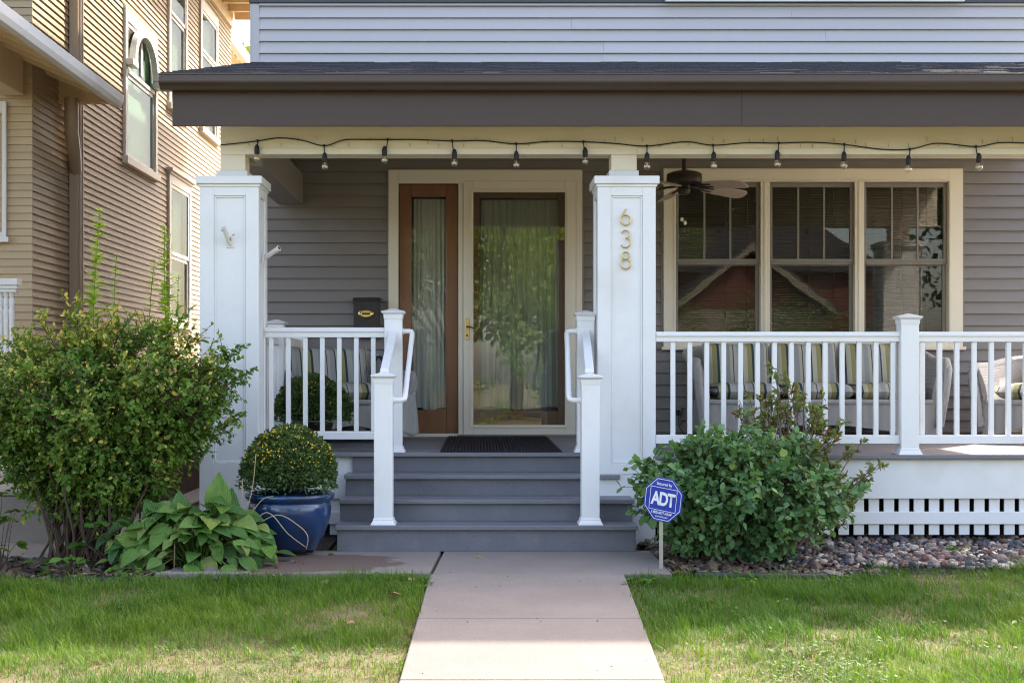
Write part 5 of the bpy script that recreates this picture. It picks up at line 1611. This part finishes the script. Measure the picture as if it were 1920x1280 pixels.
# ---- hosta
hx, hy = PX(372, 8.0), 8.02
hosta = thing("hosta", (hx, hy, -.02), "large leaved green hosta beside the blue pot", "plant")
M_hosta = leaf_mat("hosta leaf", .38, .25, .45, base=[(0,(.05,.135,.026)),(.4,(.10,.225,.042)),(.8,(.17,.31,.06)),(1,(.29,.36,.09))])
def add_veins(m):
    n, l = m.node_tree.nodes, m.node_tree.links
    tc = n.new("ShaderNodeTexCoord"); mp = n.new("ShaderNodeMapping"); mp.inputs['Scale'].default_value = (.12, 1, 0)
    l.new(tc.outputs['Object'], mp.inputs[0])
    wv = n.new("ShaderNodeTexWave"); wv.bands_direction = 'Y'; wv.inputs['Scale'].default_value = 5.5; wv.inputs['Distortion'].default_value = .8; wv.inputs['Detail Scale'].default_value = .6
    l.new(mp.outputs[0], wv.inputs['Vector'])
    bp = n.new("ShaderNodeBump"); bp.inputs['Strength'].default_value = .55; bp.inputs['Distance'].default_value = .02
    l.new(wv.outputs['Fac'], bp.inputs['Height']); l.new(bp.outputs[0], n["Principled BSDF"].inputs['Normal'])
add_veins(M_hosta)
def hosta_leaf(curl, cup, seed, ratio):
    r = np.random.default_rng(seed); nu, nv = 9, 7
    v, f = [], []
    for i in range(nu):
        u = i/(nu-1)
        wd = ratio*(math.sin(math.pi*min(1,(u*.97+.03))**.62))**.85 if 0 < u < 1 else (.06 if u == 0 else .0)
        for j in range(nv):
            s = -1 + 2*j/(nv-1)
            back = -.10*(1-u)**6*abs(s)*1.4            # heart lobes at the stalk
            z = -curl*u*u + cup*abs(s)**1.5*wd*1.2 + .012*math.cos(s*9)*(1-u*.6) + .015*math.sin(u*7+s*2+seed)*abs(s)
            v.append((u + back, wd*s, z))
    for i in range(nu-1):
        for j in range(nv-1):
            f.append((i*nv+j, (i+1)*nv+j, (i+1)*nv+j+1, i*nv+j+1))
    me = bpy.data.meshes.new("leaf"); me.from_pydata(v, [], f); me.materials.append(M_hosta)
    me.polygons.foreach_set("use_smooth", [True]*len(f)); return me
hl_ = [hosta_leaf(c, k, s, q) for c, k, s, q in ((.30,.10,1,.40),(.45,.16,2,.44),(.18,.22,3,.36),(.55,.08,4,.42),(.35,.3,5,.34))]
stk = MB(); rh = random.Random(12)
def put_leaf(tip_base, d, nrm, size, me):
    a_ = Vector(d).normalized(); b_ = Vector(nrm).cross(a_).normalized(); c_ = a_.cross(b_)
    M = Matrix(((a_.x,b_.x,c_.x),(a_.y,b_.y,c_.y),(a_.z,b_.z,c_.z))).to_4x4()
    o = bpy.data.objects.new("leaf", me); COL.objects.link(o); o.parent = hosta
    o.matrix_local = Matrix.Translation(Vector(tip_base) - Vector((hx,hy,-.02))) @ M @ Matrix.Scale(size, 4)
for i in range(210):
    ringq = i/210
    rad = .08 + .42*ringq**.8 + rh.uniform(-.05,.05)
    a = rh.uniform(0, 6.283)
    if rh.random() < .45: a = rh.uniform(math.pi*1.05, math.pi*1.95)     # more towards the lawn
    px_ = hx + rad*math.cos(a)*(1.05 if math.cos(a) < 0 else .92); py_ = hy + rad*.60*math.sin(a)
    py_ = max(py_, 7.58)
    hz = .28 - .23*ringq**1.3 + rh.uniform(-.07,.07)
    base = Vector((hx + .10*math.cos(a), hy + .07*math.sin(a), -.02)); tip = Vector((px_, py_, hz))
    mid = (base+tip)/2 + Vector((0,0,.09))
    stk.tube([tuple(p) for p in bez(np.array(base), np.array(mid), np.array(tip), 5)], [.006,.005,.0045,.004,.0035], 5)
    dr = .25 - .80*ringq + rh.uniform(-.45,.45)
    a2 = a + rh.uniform(-.8,.8); d = Vector((math.cos(a2), math.sin(a2), dr))
    nrm = Vector((math.cos(a)*.35+rh.uniform(-.4,.4), math.sin(a)*.35-.45+rh.uniform(-.35,.35), 1.0))
    put_leaf(tip, d, nrm, rh.uniform(.070,.150)*(.85+.3*(1-ringq)), hl_[rh.randrange(5)])
for (px_, py_, y_, sz, d) in ((408,955,8.05,.21,(.05,-.12,1)),(340,985,8.05,.20,(-.05,-.1,1)),(305,1000,8.0,.22,(-.42,-.1,.9)),(425,975,8.1,.19,(.12,.1,.9)),(285,1020,7.9,.20,(-.8,-.3,.25)),(262,1030,7.9,.19,(-.9,-.25,.1))):
    b0 = Vector((PX(px_,y_), y_, PZ(py_,y_)))
    stk.tube([(hx+(b0.x-hx)*.3, y_, .0), tuple((Vector((hx,y_,.05))+b0)/2), tuple(b0)], [.007,.006,.005], 6)
    put_leaf(b0, d, (0.15,-1,.25), sz, hl_[2] if d[2] > .5 else hl_[0])
so_ = obj("leaf_stalk", stk, leaf_mat("hosta stalk", .4, .2, .4, base=[(0,(.10,.16,.04)),(1,(.14,.20,.05))]), hosta, smooth='all'); so_["kind"] = "stuff"
for pts in ([(460,1000,8.1),(500,960,8.05),(540,1000,8.0),(573,1025,7.98)],[(470,990,8.1),(520,965,8.05),(560,985,8.0),(577,1005,7.95),(574,1030,7.95)],[(440,1000,8.1),(470,930,8.1),(480,850,8.12)],[(420,1010,8.1),(450,950,8.1),(455,900,8.1)],[(328,1000,7.85),(327,1040,7.82),(326,1078,7.80)],[(455,985,8.1),(490,938,8.05),(512,930,8.0)]):
    p = catmull([(PX(a,c), c, PZ(b,c)) for a, b, c in pts], 5)
    obj("dry_stalk", MB().tube(p, [.0035*(1-.5*i/len(p)) for i in range(len(p))], 5), M_straw, hosta, smooth='all')

# ---- chrysanthemums
M_flower = leaf_mat("yellow bud", .6, .2, .2)
def mum(loc, rr, hh, label, seed, flower=260, front=False):
    t = thing("chrysanthemum", loc, label, "plant", "domed chrysanthemums"); r = np.random.default_rng(seed)
    n = 7500
    u = norm(r.normal(0,1,(n,3))); u[:,2] = np.abs(u[:,2])*1.0 - .28*(r.random(n)<.35)
    u = norm(u); q = 1 - .20*r.random(n)**1.5
    lump = 1 + .17*(vnoise(u[:,0]*4+9, u[:,1]*4+u[:,2]*3, seed)-.5) + .10*(vnoise(u[:,0]*11+9, u[:,2]*11+u[:,1]*5, seed+1)-.5)
    P_ = np.array(loc) + u*(q*lump)[:,None]*np.array([rr,rr,hh])
    A_ = norm(u*.9 + r.normal(0,.55,(n,3)) + np.array([0,0,.25])); N_ = norm(u*.5 + np.array([0,-.1,.8]) + r.normal(0,.5,(n,3)))
    c = np.array([.065,.115,.036])*(1-.0) + (r.random((n,1))*np.array([[.045,.065,.020]]))
    V, F, C = scatter(*LEAF8, P_, A_, N_, .026*r.uniform(.6,1.2,n), c, .026*r.uniform(.6,1.2,n)*1.1)
    fast_mesh("foliage", V, F, M_green, C, True, parent=t)["kind"] = "stuff"
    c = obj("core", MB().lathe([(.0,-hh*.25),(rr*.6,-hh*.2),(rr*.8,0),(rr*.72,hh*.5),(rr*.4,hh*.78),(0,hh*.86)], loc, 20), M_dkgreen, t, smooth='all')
    m = flower; u = norm(r.normal(0,1,(m,3))); u[:,2] = np.abs(u[:,2]) + .25; u = norm(u)
    lump = 1 + .17*(vnoise(u[:,0]*4+9, u[:,1]*4+u[:,2]*3, seed)-.5)
    P_ = np.array(loc) + u*lump[:,None]*np.array([rr,rr,hh])*1.015
    tv, tf = stone_template(99)
    V, F, C = scatter(tv, tf, P_, u + r.normal(0,.3,(m,3)), np.cross(u, [0.3,.2,.9]), .0112*r.uniform(.5,1.4,m), np.array([.88,.64,.06])*r.uniform(.55,1.15,(m,1)))
    fo = fast_mesh("flower_buds", V, F, M_flower, C, True, parent=t); fo["kind"] = "stuff"
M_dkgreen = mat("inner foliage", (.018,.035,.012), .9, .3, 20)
mum((PXC, PYC, .455), .278, .285, "dome of chrysanthemum with yellow buds growing in the blue pot", 61, 640)
mum((PX(586,9.9), 9.88, Z4+.245), .265, .245, "dome of chrysanthemum behind the white balusters, beside the armchair", 62, 170)
pb = thing("flower_pot", (PX(586,9.9), 9.88, Z4), "low dark pot standing on the porch floor behind the white balusters", "pot")
L("vessel", MB().lathe([(0,.002),(.10,.002),(.13,.10),(.145,.16),(.15,.17),(.13,.172),(0,.165)], (0,0,0), 28), M_dkbrz, pb, smooth='all')

# ---- the round green shrub
rnd = thing("shrub", (1.40, 8.22, -.02), "round dark green shrub with oval leaves behind the blue sign", "shrub")
single_mat = leaf_mat("single shrub leaf", .42, .25, .4, base=[(0,(.06,.155,.055)),(.5,(.105,.22,.08)),(.9,(.17,.295,.115)),(1,(.25,.34,.07))])
r = np.random.default_rng(5)
tg = []
while len(tg) < 135:
    u = r.normal(0,1,3); u /= np.linalg.norm(u); q = r.uniform(.5,1)**.5
    p = np.array([1.49, 8.22, .40]) + u*q*np.array([.70,.44,.35])
    if p[2] < .13: continue
    if p[2] < .34 and abs(p[0]-1.36) < .28 and p[1] < 8.25: continue
    tg.append(p)
def col_rnd(P_, r):
    n_ = len(P_); pn = vnoise(P_[:,0]*6, P_[:,2]*6+P_[:,1]*4, 14)[:,None]
    b = (r.random(n_) < .05)[:,None]
    c = np.array([.060,.155,.055])*(1-pn) + np.array([.17,.295,.115])*pn
    return (c*(1-b) + np.array([.14,.20,.035])*b)*r.uniform(.8,1.25,(n_,1))
shrub(rnd, 18, (1.38, 8.24, -.03), .05, tg, 16, .14, 8, .044, col_rnd, LEAF8, .011, .20, single=300, width=1.3, ctrl=(.15,.75), outward=(1.40,8.25,.2))
tk = MB()
rk = random.Random(4)
for k in range(9):
    a = rk.uniform(0,6.28)
    tk.tube([(1.36+.05*math.cos(a),8.2+.04*math.sin(a),-.03),(1.37+.07*math.cos(a),8.2+.06*math.sin(a),.12),(1.38+.20*math.cos(a),8.2+.14*math.sin(a),.34)], [rk.uniform(.018,.030),.020,.008], 7)
obj("trunk", tk, M_bark, rnd, smooth='all')["kind"] = "stuff"

# ---- the thin reddish shrub against the railing
az_ = thing("shrub", (PX(1480,8.75), 8.75, -.02), "open reddish green azalea leaning over the round shrub before the railing", "shrub")
r = np.random.default_rng(15)
tg = []
for (a0,a1,b0,b1,m) in ((1345,1450,735,800,9),(1430,1545,700,790,14),(1500,1580,730,880,10),(1560,1665,820,905,9),(1570,1625,880,960,3),(1480,1560,790,880,7)):
    for _ in range(m):
        yq = r.uniform(8.62, 8.92); tg.append(np.array([PX(r.uniform(a0,a1),yq), yq, PZ(r.uniform(b0,b1),yq)]))
def col_az(P_, r):
    n_ = len(P_); b = (r.random(n_) < .13)[:,None]; m = r.random((n_,1))
    return (np.array([.12,.165,.042])*(1-m) + np.array([.28,.31,.085])*m)*(1-b) + np.array([.25,.10,.065])*b
shrub(az_, 25, (PX(1480,8.75), 8.75, -.03), .04, tg, 4, .075, 12, .034, col_az, LEAF8, .008, .0, bark=M_barkred, tmin=.72, width=.85, ctrl=(.45,.6), outward=(PX(1490,8.75),8.75,.3))
# small weed in the gravel
leafy("ground_plant", (PX(1805,8.45), 8.45, -.0), 5, .05, .03, .05, .04, (.14,.24,.05), "pale green weed growing in the gravel", "plant", 47)

# fallen leaves on the lawn and walk
FL = MB(); 
def fallen(px_, py_, y_, s, c, label, zz=None):
    me = bpy.data.meshes.new("fallen_leaf")
    tv = np.array(LEAF8[0], float)*np.array([1,1.5,2.2]); tv[:,2] += .05
    me.from_pydata([tuple(q) for q in tv], [], LEAF8[1]); me.materials.append(c)
    o = link_mesh("fallen_leaf", me)
    o.location = (PX(px_,y_), y_, (gz1(y_)+.03) if zz is None else zz); o.scale = (s,)*3; o.rotation_euler = (rh.uniform(-.3,.3), rh.uniform(-.3,.3), rh.uniform(0,6))
    tag(o, label, "leaf", "fallen leaves")
M_fl = mat("dry fallen leaf", (.34,.22,.12), .8, .2, 30); M_fl2 = mat("green fallen leaf", (.16,.24,.07), .7, .2, 30)
fallen(607,1097,7.45,.055,M_fl,"tan fallen leaf in the green grass below the damp concrete")
fallen(752,1135,7.1,.07,M_fl,"long tan fallen leaf in the grass close to the walk")
fallen(158,1085,7.6,.09,M_fl,"curled pale fallen leaf at the lawn edge below the tall shrub")
fallen(648,1190,6.5,.05,M_fl,"brown fallen leaf in the drier grass halfway down the lawn")
fallen(772,1098,7.45,.05,M_fl,"small tan fallen leaf under the corner of the landing")
fallen(556,1026,8.45,.06,M_fl2,"green fallen leaf on the damp concrete by the blue pot", .006)
fallen(628,1032,8.38,.05,M_fl2,"yellow green fallen leaf on the concrete before the bottom step", .006)
fallen(892,1043,8.28,.05,M_fl2,"green fallen leaf lying on the walk landing", .006)

# ================================================================== ACROSS THE STREET (seen only as reflections) AND BEHIND
def tree_mesh(seed, h_, cr, n, leaf, col):
    r = np.random.default_rng(seed)
    cl_ = [(r.normal(0,cr*.42), r.normal(0,cr*.42), h_*r.uniform(.42,.95), cr*r.uniform(.32,.55)) for _ in range(16)]
    P_ = []
    for c in cl_:
        u = norm(r.normal(0,1,(n//16,3)))*r.uniform(.5,1,(n//16,1))**.5
        P_.append(np.array(c[:3]) + u*c[3]*np.array([1,1,.75]))
    P_ = np.concatenate(P_); m = len(P_)
    c = np.array(col)*r.uniform(.6,1.5,(m,1))
    V, F, C = scatter(*LEAF4, P_, norm(r.normal(0,1,(m,3))), norm(r.normal(0,1,(m,3))+np.array([0,0,.6])), leaf*r.uniform(.6,1.4,m), c, leaf*r.uniform(.8,1.5,m))
    st_ = [bez(np.array([0,0,h_*.12]), np.array([0,0,h_*.5]), np.array(q[:3]), 6) for q in cl_]
    V1, F1 = tubes_np([np.array([[0,0,-.3],[.02,0,h_*.2],[.0,.03,h_*.45],[0,0,h_*.75]])], [np.array([.20,.16,.12,.04])*h_/7], 8)
    V2, F2 = tubes_np(st_, np.tile(np.linspace(.07,.015,6)*h_/7,(16,1)), 5)
    return (V,F,C), (np.concatenate([V1,V2]), np.concatenate([F1,F2+len(V1)]))
def tree(name, loc, h_, cr, n, leaf, col, label, seed, group=None):
    t = thing(name, loc, label, "tree", group)
    (V,F,C),(V1,F1) = tree_mesh(seed, h_, cr, n, leaf, col)
    o = fast_mesh("crown", V, F, M_green, C); o.parent = t; o["kind"] = "stuff"
    o = fast_mesh("trunk", V1, F1, M_bark, None, True); o.parent = t
tree("yard_tree", (PX(455,31), 33, -.2), 9.6, 2.4, 4200, .26, (.13,.17,.03), "light green tree against the sky between the two houses", 1)
tree("street_tree", (-.6,-8,-.57), 6.4, 3.2, 36000, .08, (.17,.23,.05), "street tree across the lawn mirrored in the door glass", 2)
tree("street_tree", (2.6,-10,-.57), 5.8, 2.4, 26000, .08, (.19,.24,.055), "smaller street tree mirrored in the front door", 3)
tree("street_tree", (-8,-18,-.57), 9, 3.6, 5000, .26, (.07,.12,.022), "large tree beyond the street", 4)
tree("street_tree", (17,-20,-.57), 10, 4.0, 5000, .28, (.065,.11,.02), "large dark tree beside the house across the street", 5)
tree("street_tree", (1.2,-25,-.57), 9, 4.2, 6000, .28, (.12,.17,.035), "tree next to the red gabled house across the street", 6)
hdg = thing("hedge", (1.5,-5.5,-.57), "tall unseen hedge added to fill the door glass reflection with green", "hedge")  # unseen, put in so the glass mirrors green instead of pale street
rhd = np.random.default_rng(3); m_ = 42000
Pq = np.stack([rhd.uniform(-7,7,m_), rhd.normal(0,.35,m_), rhd.uniform(.1,2.9,m_)*(1+.15*np.sin(rhd.uniform(0,6,m_)))],1)
Pq = Pq[vnoise(Pq[:,0]*2.2+20, Pq[:,2]*2.2+5, 12)*.7 + vnoise(Pq[:,0]*6+20, Pq[:,2]*6, 13)*.3 > .46]; m_ = len(Pq)
Vq,Fq,Cq = scatter(*LEAF4, Pq, norm(rhd.normal(0,1,(m_,3))), norm(rhd.normal(0,1,(m_,3))+np.array([0,.4,.6])), .07*rhd.uniform(.5,1.4,m_), np.array([.13,.20,.04])*rhd.uniform(.6,1.4,(m_,1)))
oq = fast_mesh("foliage", Vq, Fq, M_green, Cq); oq.parent = hdg; oq["kind"] = "stuff"
oh = thing("house", (8.9,-24,-.57), "red gabled house across the street mirrored in the triple window", "house")
M_red = mat("red brick siding", (.13,.036,.03), .8, .15, 8, .2, 40)
M_beige = mat("beige stucco", (.24,.21,.16), .8, .06, 4)
hb = MB().box(-2.4,2.4,-3,0,0,3.75); L("porch_wall", hb, M_beige, oh)
L("gable", MB().prism_y([(-2.3,3.751),(2.3,3.751),(0,5.5)], -2.9, .05), M_red, oh)
L("wall", MB().box(-6.5,5,-9,-3.001,0,5.2), M_red, oh)
rfm = MB().prism_y([(-7.2,5.1),(5.7,5.1),(-.7,8.6)], -9.4, -2.6)
for s in (-1,1): rfm.prism_y([(0,5.75),(s*2.9,3.5),(s*2.9,3.66),(0,5.95)], -3.0, .5)
L("roof", rfm, M_shingle, oh, kind="stuff")
bg_ = MB()
for s in (-1,1): bg_.prism_y([(s*.0,5.6),(s*2.9,3.33),(s*2.9,3.55),(0,5.84)], .51, .57)
L("bargeboard", bg_, M_beige, oh, kind="stuff")
for xx in (-1.3,1.2):
    wfm = frame_box(MB(), xx-.6, xx+.6, 1.4, 2.9, .1,.1,.1,.1, .001, .05)
    w_ = L("window", wfm, M_nwhite, oh); L("pane", MB().box(xx-.5,xx+.5,.002,.01,1.5,2.8), M_npane, w_)
